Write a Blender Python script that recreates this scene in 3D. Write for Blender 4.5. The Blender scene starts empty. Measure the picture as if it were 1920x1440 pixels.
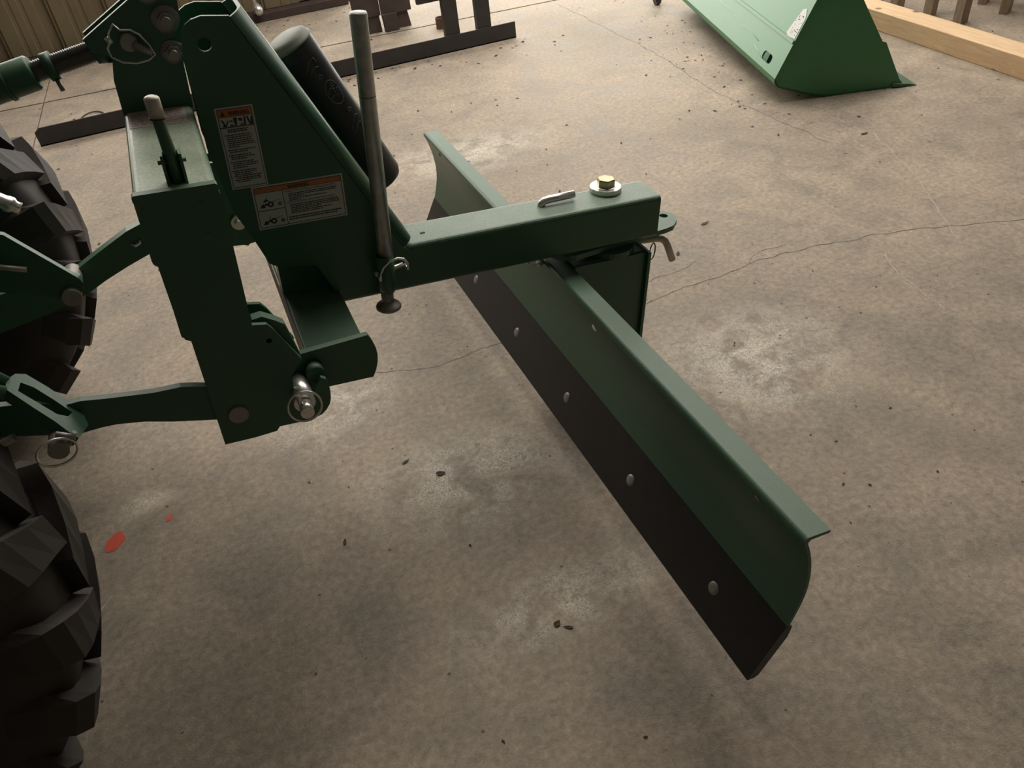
import bpy, bmesh, math, random
from mathutils import Vector, Matrix, noise
from mathutils.geometry import tessellate_polygon

random.seed(7)
S = bpy.context.scene
COL = S.collection
PI = math.pi

# ---------------------------------------------------------------- camera
cam_d = bpy.data.cameras.new('camera')
cam = bpy.data.objects.new('camera', cam_d)
COL.objects.link(cam)
RX_, RY_, RZ_ = (0.9161606, -0.3892806, -0.0954483), (-0.3174151, -0.5592543, -0.7658213), (0.2447396, 0.7319120, -0.6359303)
cam.matrix_world = Matrix(((RX_[0], -RY_[0], -RZ_[0], 0.0),
                           (RX_[1], -RY_[1], -RZ_[1], 0.0),
                           (RX_[2], -RY_[2], -RZ_[2], 1.38),
                           (0, 0, 0, 1)))
cam_d.sensor_width = 36.0
cam_d.lens = 1489.44 / 1920 * 36.0
cam_d.clip_start = 0.02
S.camera = cam

# ---------------------------------------------------------------- world and light
W_ = bpy.data.worlds.new('overcast_sky')
S.world = W_
W_.use_nodes = True
bg = W_.node_tree.nodes['Background']
bg.inputs[0].default_value = (1.0, 0.95, 0.87, 1)
bg.inputs[1].default_value = 5.4
# openings of the shed that let the sky in: the open doorway, plus an unseen high window and skylight bay added for light;
# each gets a portal so that the sky outside is sampled well
DX0, DX1, DZ1, WY, CZ = 1.15, 5.4, 2.35, 6.05, 3.8
WIN = (-2.2, 0.95, 1.3, 3.6)  # unseen window, put in and widened to brighten the left floor
SKY = (0.2, 5.2, 2.3, 4.9)  # unseen roof opening, added to even out the light across the floor


def portal(name, loc, rot, sx, sy):
    ld = bpy.data.lights.new(name, 'AREA')
    ld.shape = 'RECTANGLE'
    ld.size, ld.size_y = sx, sy
    ld.cycles.is_portal = True
    lo = bpy.data.objects.new(name, ld)
    COL.objects.link(lo)
    lo.location, lo.rotation_euler = loc, rot


portal('doorway_portal', ((DX0 + DX1) / 2, WY + 0.16, DZ1 / 2), (-PI / 2, 0, 0), DX1 - DX0, DZ1)
portal('added_window_portal', ((WIN[0] + WIN[1]) / 2, WY + 0.16, (WIN[2] + WIN[3]) / 2), (-PI / 2, 0, 0), WIN[1] - WIN[0], WIN[3] - WIN[2])
portal('added_skylight_portal', ((SKY[0] + SKY[1]) / 2, (SKY[2] + SKY[3]) / 2, CZ + 0.1), (0, 0, 0), SKY[1] - SKY[0], SKY[3] - SKY[2])
S.view_settings.view_transform = 'Standard'
S.view_settings.look = 'None'
S.view_settings.gamma = 1
S.view_settings.exposure = 0.0
S.view_settings.use_curve_mapping = False

# ---------------------------------------------------------------- materials
def newmat(name):
    m = bpy.data.materials.new(name)
    m.use_nodes = True
    nt = m.node_tree
    b = nt.nodes['Principled BSDF']
    return m, nt, b


def N(nt, typ, **kw):
    n = nt.nodes.new(typ)
    for k, v in kw.items():
        setattr(n, k, v)
    return n


def noise_tex(nt, scale, detail=4, rough=0.55, vec=None, dist=0.0):
    n = N(nt, 'ShaderNodeTexNoise')
    n.inputs['Scale'].default_value = scale
    n.inputs['Detail'].default_value = detail
    n.inputs['Roughness'].default_value = rough
    n.inputs['Distortion'].default_value = dist
    if vec is not None:
        nt.links.new(vec, n.inputs['Vector'])
    return n


def ramp(nt, src, stops):
    r = N(nt, 'ShaderNodeValToRGB')
    e = r.color_ramp.elements
    while len(e) < len(stops):
        e.new(0.5)
    for i, (p, c) in enumerate(stops):
        e[i].position = p
        e[i].color = (c, c, c, 1) if not isinstance(c, tuple) else (*c, 1)
    nt.links.new(src, r.inputs[0])
    return r


def mix(nt, fac, a, b, mode='MIX'):
    m = N(nt, 'ShaderNodeMix', data_type='RGBA', blend_type=mode)
    for sock, v in ((m.inputs[0], fac), (m.inputs[6], a), (m.inputs[7], b)):
        if isinstance(v, (int, float)):
            sock.default_value = v
        elif isinstance(v, tuple):
            sock.default_value = (*v, 1)
        else:
            nt.links.new(v, sock)
    return m.outputs[2]


def coords(nt):
    return N(nt, 'ShaderNodeNewGeometry').outputs['Position']


def bump(nt, b, src, strength=0.3, dist=0.002):
    n = N(nt, 'ShaderNodeBump')
    n.inputs['Strength'].default_value = strength
    n.inputs['Distance'].default_value = dist
    nt.links.new(src, n.inputs['Height'])
    nt.links.new(n.outputs[0], b.inputs['Normal'])


def simple(name, col, rough=0.5, metal=0.0, var=0.12, scale=30, spec=0.5, bmp=0.0):
    m, nt, b = newmat(name)
    P = coords(nt)
    n = noise_tex(nt, scale, 5, 0.6, P)
    d = tuple(c * (1 - var) for c in col)
    l = tuple(min(1, c * (1 + var)) for c in col)
    c = ramp(nt, n.outputs[0], [(0.3, d), (0.7, l)])
    nt.links.new(c.outputs[0], b.inputs['Base Color'])
    b.inputs['Metallic'].default_value = metal
    b.inputs['Specular IOR Level'].default_value = spec
    r = ramp(nt, n.outputs[0], [(0.3, max(0.02, rough - 0.06)), (0.7, min(1, rough + 0.06))])
    nt.links.new(r.outputs[0], b.inputs['Roughness'])
    if bmp:
        bump(nt, b, n.outputs[0], bmp, 0.001)
    return m


def paint(name, col, dust=0.35, rough=0.38, dustcol=(0.30, 0.29, 0.22)):
    """painted steel with dust that has settled on the faces that look up"""
    m, nt, b = newmat(name)
    P = coords(nt)
    n1 = noise_tex(nt, 9, 6, 0.65, P, 0.4)
    n2 = noise_tex(nt, 220, 3, 0.6, P)
    base = mix(nt, n1.outputs[0], tuple(c * 0.85 for c in col), tuple(min(1, c * 1.15) for c in col))
    g = N(nt, 'ShaderNodeNewGeometry')
    sx = N(nt, 'ShaderNodeSeparateXYZ')
    nt.links.new(g.outputs['Normal'], sx.inputs[0])
    up = ramp(nt, sx.outputs['Z'], [(0.35, 0.0), (0.95, 1.0)])
    dn = ramp(nt, n1.outputs[0], [(0.25, 0.45), (0.75, 1.0)])
    sp = ramp(nt, n2.outputs[0], [(0.35, 0.6), (0.65, 1.0)])
    m1 = N(nt, 'ShaderNodeMath', operation='MULTIPLY')
    nt.links.new(up.outputs[0], m1.inputs[0]); nt.links.new(dn.outputs[0], m1.inputs[1])
    m2 = N(nt, 'ShaderNodeMath', operation='MULTIPLY')
    nt.links.new(m1.outputs[0], m2.inputs[0]); nt.links.new(sp.outputs[0], m2.inputs[1])
    m3 = N(nt, 'ShaderNodeMath', operation='MULTIPLY_ADD')
    nt.links.new(m2.outputs[0], m3.inputs[0]); m3.inputs[1].default_value = dust; m3.inputs[2].default_value = 0.02
    c = mix(nt, m3.outputs[0], base, dustcol)
    nt.links.new(c, b.inputs['Base Color'])
    rr = N(nt, 'ShaderNodeMath', operation='MULTIPLY_ADD')
    nt.links.new(m2.outputs[0], rr.inputs[0]); rr.inputs[1].default_value = 0.12; rr.inputs[2].default_value = rough
    nt.links.new(rr.outputs[0], b.inputs['Roughness'])
    bump(nt, b, n2.outputs[0], 0.08, 0.0005)
    return m


GREEN = paint('dark_green_paint', (0.031, 0.112, 0.060), 0.26, 0.38)
GREENB = paint('dust_glare_boom_paint', (0.031, 0.112, 0.060), 0.48, 0.38, (0.48, 0.50, 0.42))  # boom top: real dust, with glare painted in as extra pale tint
GREEND = paint('lit_dusty_green_paint', (0.03, 0.115, 0.06), 0.95, 0.36, (0.60, 0.64, 0.50))  # crossbar: dust tint made very pale to paint the light on its top
GREEN2 = paint('loader_green_paint', (0.034, 0.19, 0.070), 0.15, 0.36, (0.22, 0.30, 0.2))
BLACKP = simple('black_blade_paint', (0.016, 0.014, 0.014), 0.42, 0, 0.2, 40)
GALV = simple('galvanised_steel', (0.42, 0.43, 0.41), 0.42, 0.75, 0.2, 60, bmp=0.1)
ZINC = simple('bright_zinc', (0.72, 0.71, 0.67), 0.32, 0.85, 0.1, 90)
BRASSY = simple('yellow_zinc_bolt', (0.48, 0.44, 0.26), 0.32, 0.9, 0.12, 80)
PINM = simple('bare_pin_steel', (0.30, 0.28, 0.25), 0.48, 0.5, 0.12, 70)
THREAD = simple('dark_oiled_thread', (0.10, 0.10, 0.09), 0.35, 0.6, 0.1, 70)
TAN = simple('dull_plated_pin', (0.46, 0.42, 0.34), 0.5, 0.3, 0.1, 70)
RUB = paint('tyre_rubber', (0.020, 0.017, 0.016), 0.42, 0.62, (0.20, 0.155, 0.13))
BPLAST = simple('black_plastic', (0.012, 0.014, 0.016), 0.42, 0, 0.1, 30)
GPLAST = simple('grey_cap_plastic', (0.20, 0.21, 0.17), 0.55, 0, 0.1, 30)
DSTEEL = simple('dark_steel', (0.050, 0.045, 0.044), 0.6, 0.2, 0.2, 14, bmp=0.1)
BSTEEL = simple('brown_steel', (0.075, 0.052, 0.048), 0.6, 0.1, 0.25, 10, bmp=0.1)
RUST = simple('brown_primer_face', (0.20, 0.155, 0.115), 0.6, 0, 0.2, 30)
WHITE = simple('decal_white', (0.52, 0.52, 0.49), 0.4, 0, 0.04, 12)
DBLACK = simple('decal_black', (0.02, 0.02, 0.02), 0.5, 0, 0.05, 12)
ORANGE = simple('decal_orange', (0.50, 0.16, 0.05), 0.45, 0, 0.05, 12)
STICK = simple('pale_sticker', (0.58, 0.50, 0.47), 0.35, 0, 0.05, 12)
STICKP = simple('faded_red_print', (0.36, 0.22, 0.19), 0.5, 0, 0.05, 12)
GRIP = simple('pale_grip', (0.50, 0.47, 0.41), 0.42, 0.3, 0.06, 60)
SCRIBE = simple('scribed_line', (0.10, 0.13, 0.11), 0.6, 0, 0.1, 60)
LEAF = simple('dry_leaf', (0.055, 0.036, 0.024), 0.85, 0, 0.3, 90)
CRACK = simple('crack_dark', (0.11, 0.085, 0.066), 0.9, 0, 0.2, 90)
SCUFF = simple('pale_scuff', (0.42, 0.36, 0.285), 0.8, 0, 0.3, 200)
SCUFFG = simple('pale_green_scuff', (0.34, 0.52, 0.34), 0.6, 0, 0.2, 200)
PALE = simple('pale_scratch', (0.52, 0.46, 0.37), 0.8, 0, 0.15, 90)
REDP = simple('orange_red_paint', (0.60, 0.085, 0.05), 0.55, 0, 0.08, 60)
GAP = simple('joint_dirt', (0.022, 0.016, 0.012), 0.95, 0, 0.2, 90)
WALLM = simple('tan_sheet_metal', (0.19, 0.145, 0.085), 0.5, 0, 0.14, 3)
DARKW = simple('dark_shed_lining', (0.10, 0.09, 0.075), 0.8, 0, 0.2, 3)
LINING = simple('grey_shed_lining', (0.21, 0.205, 0.185), 0.8, 0, 0.1, 3)
TRIMM = simple('dark_brown_trim', (0.055, 0.035, 0.030), 0.7, 0, 0.25, 12)
OUTG = simple('pale_yard_gravel', (0.42, 0.37, 0.30), 0.9, 0, 0.2, 20)


def wood_mat(name, c1, c2, axis_scale, knots=True):
    m, nt, b = newmat(name)
    P = N(nt, 'ShaderNodeTexCoord').outputs['Object']
    mp = N(nt, 'ShaderNodeMapping')
    mp.inputs['Scale'].default_value = axis_scale
    nt.links.new(P, mp.inputs[0])
    n = noise_tex(nt, 6, 7, 0.6, mp.outputs[0], 1.2)
    c = ramp(nt, n.outputs[0], [(0.3, c1), (0.7, c2)])
    out = c.outputs[0]
    if knots:
        v = N(nt, 'ShaderNodeTexVoronoi')
        v.inputs['Scale'].default_value = 5.5
        nt.links.new(P, v.inputs['Vector'])
        k = ramp(nt, v.outputs['Distance'], [(0.07, 0.85), (0.13, 0.0)])
        out = mix(nt, k.outputs[0], out, (0.16, 0.075, 0.035))
    nt.links.new(out, b.inputs['Base Color'])
    b.inputs['Roughness'].default_value = 0.75
    bump(nt, b, n.outputs[0], 0.2, 0.002)
    return m


PINE = wood_mat('fresh_pine', (0.62, 0.41, 0.23), (0.80, 0.58, 0.36), (12, 0.9, 12))
GREYW = wood_mat('weathered_grey_wood', (0.24, 0.185, 0.13), (0.42, 0.33, 0.24), (10, 10, 1.2), False)


def concrete():
    m, nt, b = newmat('worn_concrete')
    P = coords(nt)
    big = noise_tex(nt, 0.9, 5, 0.6, P, 0.5)
    med = noise_tex(nt, 5.5, 6, 0.62, P, 0.6)
    fine = noise_tex(nt, 60, 5, 0.7, P, 0.3)
    vf = noise_tex(nt, 260, 3, 0.6, P)
    c0 = ramp(nt, big.outputs[0], [(0.32, (0.285, 0.236, 0.182)), (0.5, (0.350, 0.286, 0.220)), (0.68, (0.395, 0.316, 0.245))])
    c1 = ramp(nt, med.outputs[0], [(0.30, (0.70, 0.72, 0.72)), (0.48, (0.95, 0.95, 0.95)), (0.68, (1.16, 1.15, 1.13))])
    c = mix(nt, 1.0, c0.outputs[0], c1.outputs[0], 'MULTIPLY')
    c2 = ramp(nt, fine.outputs[0], [(0.3, 0.66), (0.7, 1.20)])
    c = mix(nt, 1.0, c, c2.outputs[0], 'MULTIPLY')
    # worn, pitted pale patches: their own places on the slab
    zone = None
    for (x, y, rx, ry) in ((0.30, 1.32, 0.33, 0.20), (0.36, 0.90, 0.30, 0.10), (0.80, 0.95, 0.12, 0.1), (0.05, 1.75, 0.25, 0.2), (1.15, 1.35, 0.35, 0.3), (0.95, 3.1, 0.5, 0.25), (-0.45, 1.62, 0.10, 0.05)):
        mp = N(nt, 'ShaderNodeMapping', vector_type='POINT')
        mp.inputs['Location'].default_value = (-x / rx, -y / ry, 0)
        mp.inputs['Scale'].default_value = (1 / rx, 1 / ry, 0)
        nt.links.new(P, mp.inputs[0])
        ln = N(nt, 'ShaderNodeVectorMath', operation='LENGTH')
        nt.links.new(mp.outputs[0], ln.inputs[0])
        r = ramp(nt, ln.outputs['Value'], [(0.15, 1.0), (1.0, 0.0)])
        if zone is None:
            zone = r.outputs[0]
        else:
            mx = N(nt, 'ShaderNodeMath', operation='MAXIMUM')
            nt.links.new(zone, mx.inputs[0]); nt.links.new(r.outputs[0], mx.inputs[1])
            zone = mx.outputs[0]
    wn = noise_tex(nt, 120, 6, 0.85, P, 2.0)
    wb = noise_tex(nt, 11, 4, 0.65, P, 0.5)
    w1 = ramp(nt, wn.outputs[0], [(0.44, 0.0), (0.56, 1.0)])
    w2 = ramp(nt, wb.outputs[0], [(0.38, 0.0), (0.56, 1.0)])
    a = N(nt, 'ShaderNodeMath', operation='MULTIPLY'); nt.links.new(w1.outputs[0], a.inputs[0]); nt.links.new(w2.outputs[0], a.inputs[1])
    a2 = N(nt, 'ShaderNodeMath', operation='MULTIPLY'); nt.links.new(a.outputs[0], a2.inputs[0]); nt.links.new(zone, a2.inputs[1])
    a3 = N(nt, 'ShaderNodeMath', operation='MULTIPLY'); nt.links.new(a2.outputs[0], a3.inputs[0]); a3.inputs[1].default_value = 0.95
    c = mix(nt, a3.outputs[0], c, (0.74, 0.68, 0.58))
    # faint pale scuffs everywhere
    s1 = noise_tex(nt, 38, 6, 0.75, P, 2.5)
    s2 = ramp(nt, s1.outputs[0], [(0.58, 0.0), (0.75, 0.5)])
    c = mix(nt, s2.outputs[0], c, (0.42, 0.36, 0.28))
    # dark pin-hole specks
    v = N(nt, 'ShaderNodeTexVoronoi'); v.inputs['Scale'].default_value = 13; v.inputs['Randomness'].default_value = 1.0
    nt.links.new(P, v.inputs['Vector'])
    sp = ramp(nt, v.outputs['Distance'], [(0.035, 0.8), (0.06, 0.0)])
    c = mix(nt, sp.outputs[0], c, (0.05, 0.04, 0.03))
    # damp, oily darker stains
    st = noise_tex(nt, 1.7, 3, 0.5, P, 0.3)
    s3 = ramp(nt, st.outputs[0], [(0.55, 0.0), (0.72, 0.45)])
    c = mix(nt, s3.outputs[0], c, (0.17, 0.145, 0.11))
    nt.links.new(c, b.inputs['Base Color'])
    rr = ramp(nt, med.outputs[0], [(0.3, 0.55), (0.7, 0.8)])
    nt.links.new(rr.outputs[0], b.inputs['Roughness'])
    b.inputs['Specular IOR Level'].default_value = 0.35
    hm = N(nt, 'ShaderNodeMath', operation='MULTIPLY_ADD')
    nt.links.new(fine.outputs[0], hm.inputs[0]); hm.inputs[1].default_value = 0.6; nt.links.new(vf.outputs[0], hm.inputs[2])
    h2 = N(nt, 'ShaderNodeMath', operation='MULTIPLY_ADD')
    nt.links.new(med.outputs[0], h2.inputs[0]); h2.inputs[1].default_value = 2.0; nt.links.new(hm.outputs[0], h2.inputs[2])
    bump(nt, b, h2.outputs[0], 0.35, 0.003)
    return m


CONC = concrete()

# ---------------------------------------------------------------- mesh builder
TH = 0.09807014
OI = Vector((0.5441778, 0.5595777, 0.0788697))
MI = Matrix.Translation(OI) @ Matrix.Rotation(TH, 4, 'Y')   # frame of the tilted implement
ID = Matrix.Identity(4)


class MB:
    def __init__(self, frame=ID):
        self.f = frame
        self.bm = bmesh.new()

    def add(self, vs, fs, smooth=False, xf=None):
        bv = []
        for v in vs:
            p = Vector(v)
            if xf is not None:
                p = xf @ p
            bv.append(self.bm.verts.new(p))
        for f in fs:
            try:
                q = self.bm.faces.new([bv[i] for i in f])
                q.smooth = smooth
            except ValueError:
                pass
        return bv

    def box(self, x0, x1, y0, y1, z0, z1, bev=0.0, seg=2, xf=None):
        t = bmesh.new()
        bmesh.ops.create_cube(t, size=1.0)
        for v in t.verts:
            v.co = Vector((x0 + (v.co.x + .5) * (x1 - x0), y0 + (v.co.y + .5) * (y1 - y0), z0 + (v.co.z + .5) * (z1 - z0)))
        if bev:
            bmesh.ops.bevel(t, geom=t.edges[:], offset=bev, segments=seg, affect='EDGES', profile=0.5)
        self.merge(t, xf, smooth=False)

    def merge(self, t, xf=None, smooth=False):
        t.verts.index_update()
        self.add([v.co for v in t.verts], [[v.index for v in f.verts] for f in t.faces], smooth, xf)
        t.free()

    def prism(self, loops, ax, lo, hi, xf=None):
        """loops: outer outline and holes as 2-D points in the plane across axis ax"""
        if not isinstance(loops[0][0], (tuple, list)):
            loops = [loops]
        def mk(p, h):
            return (h, p[0], p[1]) if ax == 0 else ((p[0], h, p[1]) if ax == 1 else (p[0], p[1], h))
        flat = [p for l in loops for p in l]
        tr = tessellate_polygon([[Vector((p[0], p[1], 0)) for p in l] for l in loops])
        n = len(flat)
        vs = [mk(p, lo) for p in flat] + [mk(p, hi) for p in flat]
        fs = [list(t) for t in tr] + [[i + n for i in reversed(t)] for t in tr]
        o = 0
        for l in loops:
            k = len(l)
            for i in range(k):
                a, b = o + i, o + (i + 1) % k
                fs.append([a, b, b + n, a + n])
            o += k
        self.add(vs, fs, False, xf)

    def tube(self, pts, r, seg=12, cap=True, smooth=True, xf=None, closed=False):
        P = [Vector(p) for p in pts]
        n = len(P)
        rs = r if isinstance(r, (list, tuple)) else [r] * n
        vs, fs = [], []
        prev = None
        for i, p in enumerate(P):
            if closed:
                d = (P[(i + 1) % n] - P[i - 1]).normalized()
            else:
                d = ((P[min(i + 1, n - 1)] - p).normalized() if i < n - 1 else Vector()) + ((p - P[i - 1]).normalized() if i > 0 else Vector())
                d.normalize()
            if prev is None:
                u = d.orthogonal().normalized()
            else:
                u = (prev - d * prev.dot(d)).normalized()
            prev = u
            w = d.cross(u)
            for k in range(seg):
                a = 2 * PI * k / seg
                vs.append(p + (u * math.cos(a) + w * math.sin(a)) * rs[i])
        m = n if closed else n - 1
        for i in range(m):
            j = (i + 1) % n
            for k in range(seg):
                k2 = (k + 1) % seg
                fs.append([i * seg + k, i * seg + k2, j * seg + k2, j * seg + k])
        self.add(vs, fs, smooth, xf)
        if cap and not closed:
            self.add(vs[:seg], [list(range(seg))], False, xf)
            self.add(vs[-seg:], [list(range(seg))], False, xf)

    def lathe(self, prof, c, axis, seg=32, smooth=True, close=False):
        """prof: (radius, height along axis)"""
        c = Vector(c); d = Vector(axis).normalized(); u = d.orthogonal().normalized(); w = d.cross(u)
        vs, fs = [], []
        for (r, h) in prof:
            for k in range(seg):
                a = 2 * PI * k / seg
                vs.append(c + d * h + (u * math.cos(a) + w * math.sin(a)) * r)
        n = len(prof)
        for i in range(n - 1):
            for k in range(seg):
                k2 = (k + 1) % seg
                fs.append([i * seg + k, i * seg + k2, (i + 1) * seg + k2, (i + 1) * seg + k])
        self.add(vs, fs, smooth)
        if close:
            self.add(vs[:seg], [list(range(seg))])
            self.add(vs[-seg:], [list(range(seg))])

    def sweep(self, prof, ax, lo, hi, closed=True, smooth=False):
        """closed 2-D outline swept straight: same as prism, with soft faces"""
        self.prism(prof, ax, lo, hi)

    def build(self, name, mat, parent=None, kind=None, label=None):
        bmesh.ops.remove_doubles(self.bm, verts=self.bm.verts[:], dist=1e-6)
        bmesh.ops.recalc_face_normals(self.bm, faces=self.bm.faces[:])
        self.bm.transform(self.f)
        if parent is None:
            vs = [v.co for v in self.bm.verts]
            o_ = Vector((sum(v.x for v in vs) / len(vs), sum(v.y for v in vs) / len(vs), min(v.z for v in vs)))
            self.bm.transform(Matrix.Translation(-o_))
        else:
            self.bm.transform(WM[parent.name].inverted())
        me = bpy.data.meshes.new(name)
        self.bm.to_mesh(me)
        self.bm.free()
        me.materials.append(mat)
        o = bpy.data.objects.new(name, me)
        COL.objects.link(o)
        if parent is None:
            o.location = o_
            WM[o.name] = Matrix.Translation(o_)
        else:
            o.parent = parent
            WM[o.name] = WM[parent.name].copy()
        if kind:
            o['kind'] = kind
        if label:
            o['label'] = label
        return o


WM = {}


def thing(name, label, cat, mat4, group=None):
    o = bpy.data.objects.new(name, None)
    o.empty_display_size = 0.05
    COL.objects.link(o)
    o.matrix_world = mat4
    WM[o.name] = mat4.copy()
    o['label'] = label
    o['category'] = cat
    if group:
        o['group'] = group
    return o


def tag(o, label, cat, group=None):
    o['label'] = label
    o['category'] = cat
    if group:
        o['group'] = group
    return o


def circ(cx, cy, r, n=16):
    return [(cx + r * math.cos(2 * PI * i / n), cy + r * math.sin(2 * PI * i / n)) for i in range(n)]


def arc(cx, cy, r, a0, a1, n=8):
    return [(cx + r * math.cos(math.radians(a0 + (a1 - a0) * i / n)), cy + r * math.sin(math.radians(a0 + (a1 - a0) * i / n))) for i in range(n + 1)]


def hexp(cx, cy, r, rot=0):
    return [(cx + r * math.cos(rot + PI / 3 * i), cy + r * math.sin(rot + PI / 3 * i)) for i in range(6)]


# ================================================================ the shed
RZ = -0.035                                         # the slab joints run a little skew to the implement
FX0, FX1, FY0, FY1 = -4.0, 7.5, -4.0, 13.0
sub = MB(); sub.box(FX0, FX1, FY0, FY1, -0.15, -0.02)
floor = sub.build('floor', GAP, None, 'structure')
floor['label'] = 'worn brown-grey concrete shed floor'


def jy(x, off=0):                                    # the long expansion joint
    return 5.135 - 0.062 * x + off
g = 0.009
def slab(pts):
    m = MB()
    m.prism([pts], 2, -0.02, 0.0)
    return m.build('slab', CONC, floor)
jx = lambda y: -0.80 + 0.03 * (y - 5.7)
near_slab = slab([(jx(FY0) + g / 3, FY0), (FX1, FY0), (FX1, jy(FX1) - g), (jx(5.1) + g / 3, jy(jx(5.1)) - g)])
slab([(FX0, FY0), (jx(FY0) - g / 3, FY0), (jx(5.1) - g / 3, jy(jx(5.1)) - g), (FX0, jy(FX0) - g)])
slab([(FX0, jy(FX0) + g), (jx(5.1) - g / 3, jy(jx(5.1)) + g), (jx(6.2) - g / 3, 6.1), (FX0, 6.1)])
far_slab = slab([(jx(5.1) + g / 3, jy(jx(5.1)) + g), (FX1, jy(FX1) + g), (FX1, 6.1), (jx(6.2) + g / 3, 6.1)])
m = MB(); m.box(FX0, FX1, 6.1, FY1, -0.02, -0.004); m.build('yard_apron', OUTG, floor)


def crackline(pts, w, mat=CRACK, jag=0.012, name='crack', z=0.0006, sub_=14, parent=near_slab):
    """thin irregular hairline lying in the slab surface"""
    m = MB()
    P = []
    for i in range(len(pts) - 1):
        for k in range(sub_):
            t = k / sub_
            x = pts[i][0] * (1 - t) + pts[i + 1][0] * t
            y = pts[i][1] * (1 - t) + pts[i + 1][1] * t
            n = noise.noise(Vector((x * 14, y * 14, 3.1))) * jag * 1.6 + random.uniform(-1, 1) * jag * 0.15
            P.append((x + n, y + noise.noise(Vector((x * 17, y * 17, 9.7))) * jag * 1.6 + random.uniform(-1, 1) * jag * 0.15))
    P.append(pts[-1])
    vs, fs = [], []
    for i, p in enumerate(P):
        a = Vector(P[max(0, i - 1)]); b = Vector(P[min(len(P) - 1, i + 1)])
        d = (b - a).normalized(); nn = Vector((-d.y, d.x))
        ww = w * (0.35 + 0.9 * abs(noise.noise(Vector((i * 0.31, w * 900, 0)))) * 1.5) * 0.5
        if i in (0, len(P) - 1):
            ww *= 0.1
        vs += [(p[0] + nn.x * ww, p[1] + nn.y * ww, z), (p[0] - nn.x * ww, p[1] - nn.y * ww, z)]
    for i in range(len(P) - 1):
        fs.append([2 * i, 2 * i + 1, 2 * i + 3, 2 * i + 2])
    m.add(vs, fs)
    return m.build(name, mat, parent)


crackline([(0.90, 1.72), (1.033, 1.735), (1.135, 1.749), (1.304, 1.743), (1.417, 1.765), (1.591, 1.752), (1.712, 1.722), (1.823, 1.703), (1.995, 1.655), (2.122, 1.606), (2.312, 1.532), (2.9, 1.30)], 0.0030, jag=0.009)
crackline([(2.26, 4.9), (2.249, 4.562), (2.245, 4.157), (2.24, 3.636), (2.178, 3.154), (2.178, 2.825), (2.195, 2.557), (2.211, 2.318)], 0.0030, jag=0.010)
crackline([(0.18, 1.84), (0.289, 1.802), (0.374, 1.764), (0.439, 1.764), (0.511, 1.78), (0.60, 1.76)], 0.0022)
crackline([(1.42, 1.765), (1.50, 1.81), (1.60, 1.80)], 0.0016)
crackline([(0.95, 1.80), (1.10, 1.83), (1.3, 1.86)], 0.0016)
crackline([(2.405, 2.303), (2.299, 2.022), (2.166, 1.761), (2.063, 1.57)], 0.006, SCUFF, 0.01, 'scratch')
crackline([(1.80, 1.60), (1.752, 1.466), (1.742, 1.372), (1.734, 1.276)], 0.006, SCUFF, 0.008, 'scratch')
crackline([(-0.60, 1.27), (-0.52, 1.36)], 0.006, SCUFF, 0.004, 'scratch')


def blob(cx, cy, rx, ry, rot, mat, seed, name):
    m = MB()
    pts = []
    for i in range(26):
        a = 2 * PI * i / 26
        k = 1 + 0.22 * noise.noise(Vector((math.cos(a) * 1.4, math.sin(a) * 1.4, seed)))
        x, y = rx * k * math.cos(a), ry * k * math.sin(a)
        pts.append((cx + x * math.cos(rot) - y * math.sin(rot), cy + x * math.sin(rot) + y * math.cos(rot)))
    m.prism([pts], 2, 0.0, 0.0008)
    return m.build(name, mat, near_slab)


b_ = blob(-0.515, 1.518, 0.020, 0.030, -0.5, REDP, 2.0, 'paint_spot'); b_['label'] = 'larger orange-red paint spot'
b_ = blob(-0.389, 1.536, 0.007, 0.011, -0.6, REDP, 5.0, 'paint_spot'); b_['label'] = 'small orange-red paint spot'

# --- walls, ceiling
# corrugated back wall left of the doorway, each sheet a panel
wb = MB()
for (a_, b_, c_, d_) in ((FX0, WIN[0], 0, CZ), (WIN[1], DX0, 0, CZ), (WIN[0], WIN[1], 0, WIN[2]), (WIN[0], WIN[1], WIN[3], CZ)):
    wb.box(a_, b_, WY + 0.05, WY + 0.16, c_, d_)
wall_back = wb.build('wall_back', DARKW, None, 'structure')
wall_back['label'] = 'tan corrugated sheet-metal back wall'
x = -3.9
while x < DX0 - 0.05:
    m = MB()
    x1 = min(x + 0.32, DX0)
    fl = 0.06 if x1 - x > 0.2 else 0.02
    prof = [(x, WY + 0.045), (x, WY + 0.0), (x + 0.012, WY + 0.0), (x + 0.022, WY - 0.012), (x + 0.10, WY - 0.012), (x + 0.105, WY - 0.008), (x + 0.125, WY - 0.008), (x + 0.13, WY - 0.012),
            (x + 0.17, WY - 0.012), (x + 0.175, WY - 0.008), (x + 0.195, WY - 0.008), (x + 0.20, WY - 0.012), (x1 - fl - 0.01, WY - 0.012), (x1 - fl, WY + 0.02), (x1, WY + 0.02), (x1, WY + 0.045)]
    if x + 0.32 > WIN[0] and x < WIN[1]:
        m.prism([prof], 2, 0.055, WIN[2] - 0.02)
    else:
        m.prism([prof], 2, 0.055, CZ - 0.05)
    m.build('sheet_panel', WALLM, wall_back)
    x += 0.32
m = MB(); m.box(FX0, DX0, WY - 0.10, WY - 0.0, 0.0, 0.052, 0.004); m.build('baseboard_back', TRIMM, None, 'structure')
m = MB(); m.box(DX1, FX1, WY, WY + 0.16, 0, CZ); m.box(DX0, DX1, WY, WY + 0.16, DZ1, CZ); m.build('wall_back_right', LINING, None, 'structure')
m = MB(); m.box(DX0 - 0.04, DX0 + 0.04, WY - 0.02, WY + 0.18, 0, DZ1, 0.003); m.build('trim_1', TRIMM, None, 'structure')
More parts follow.
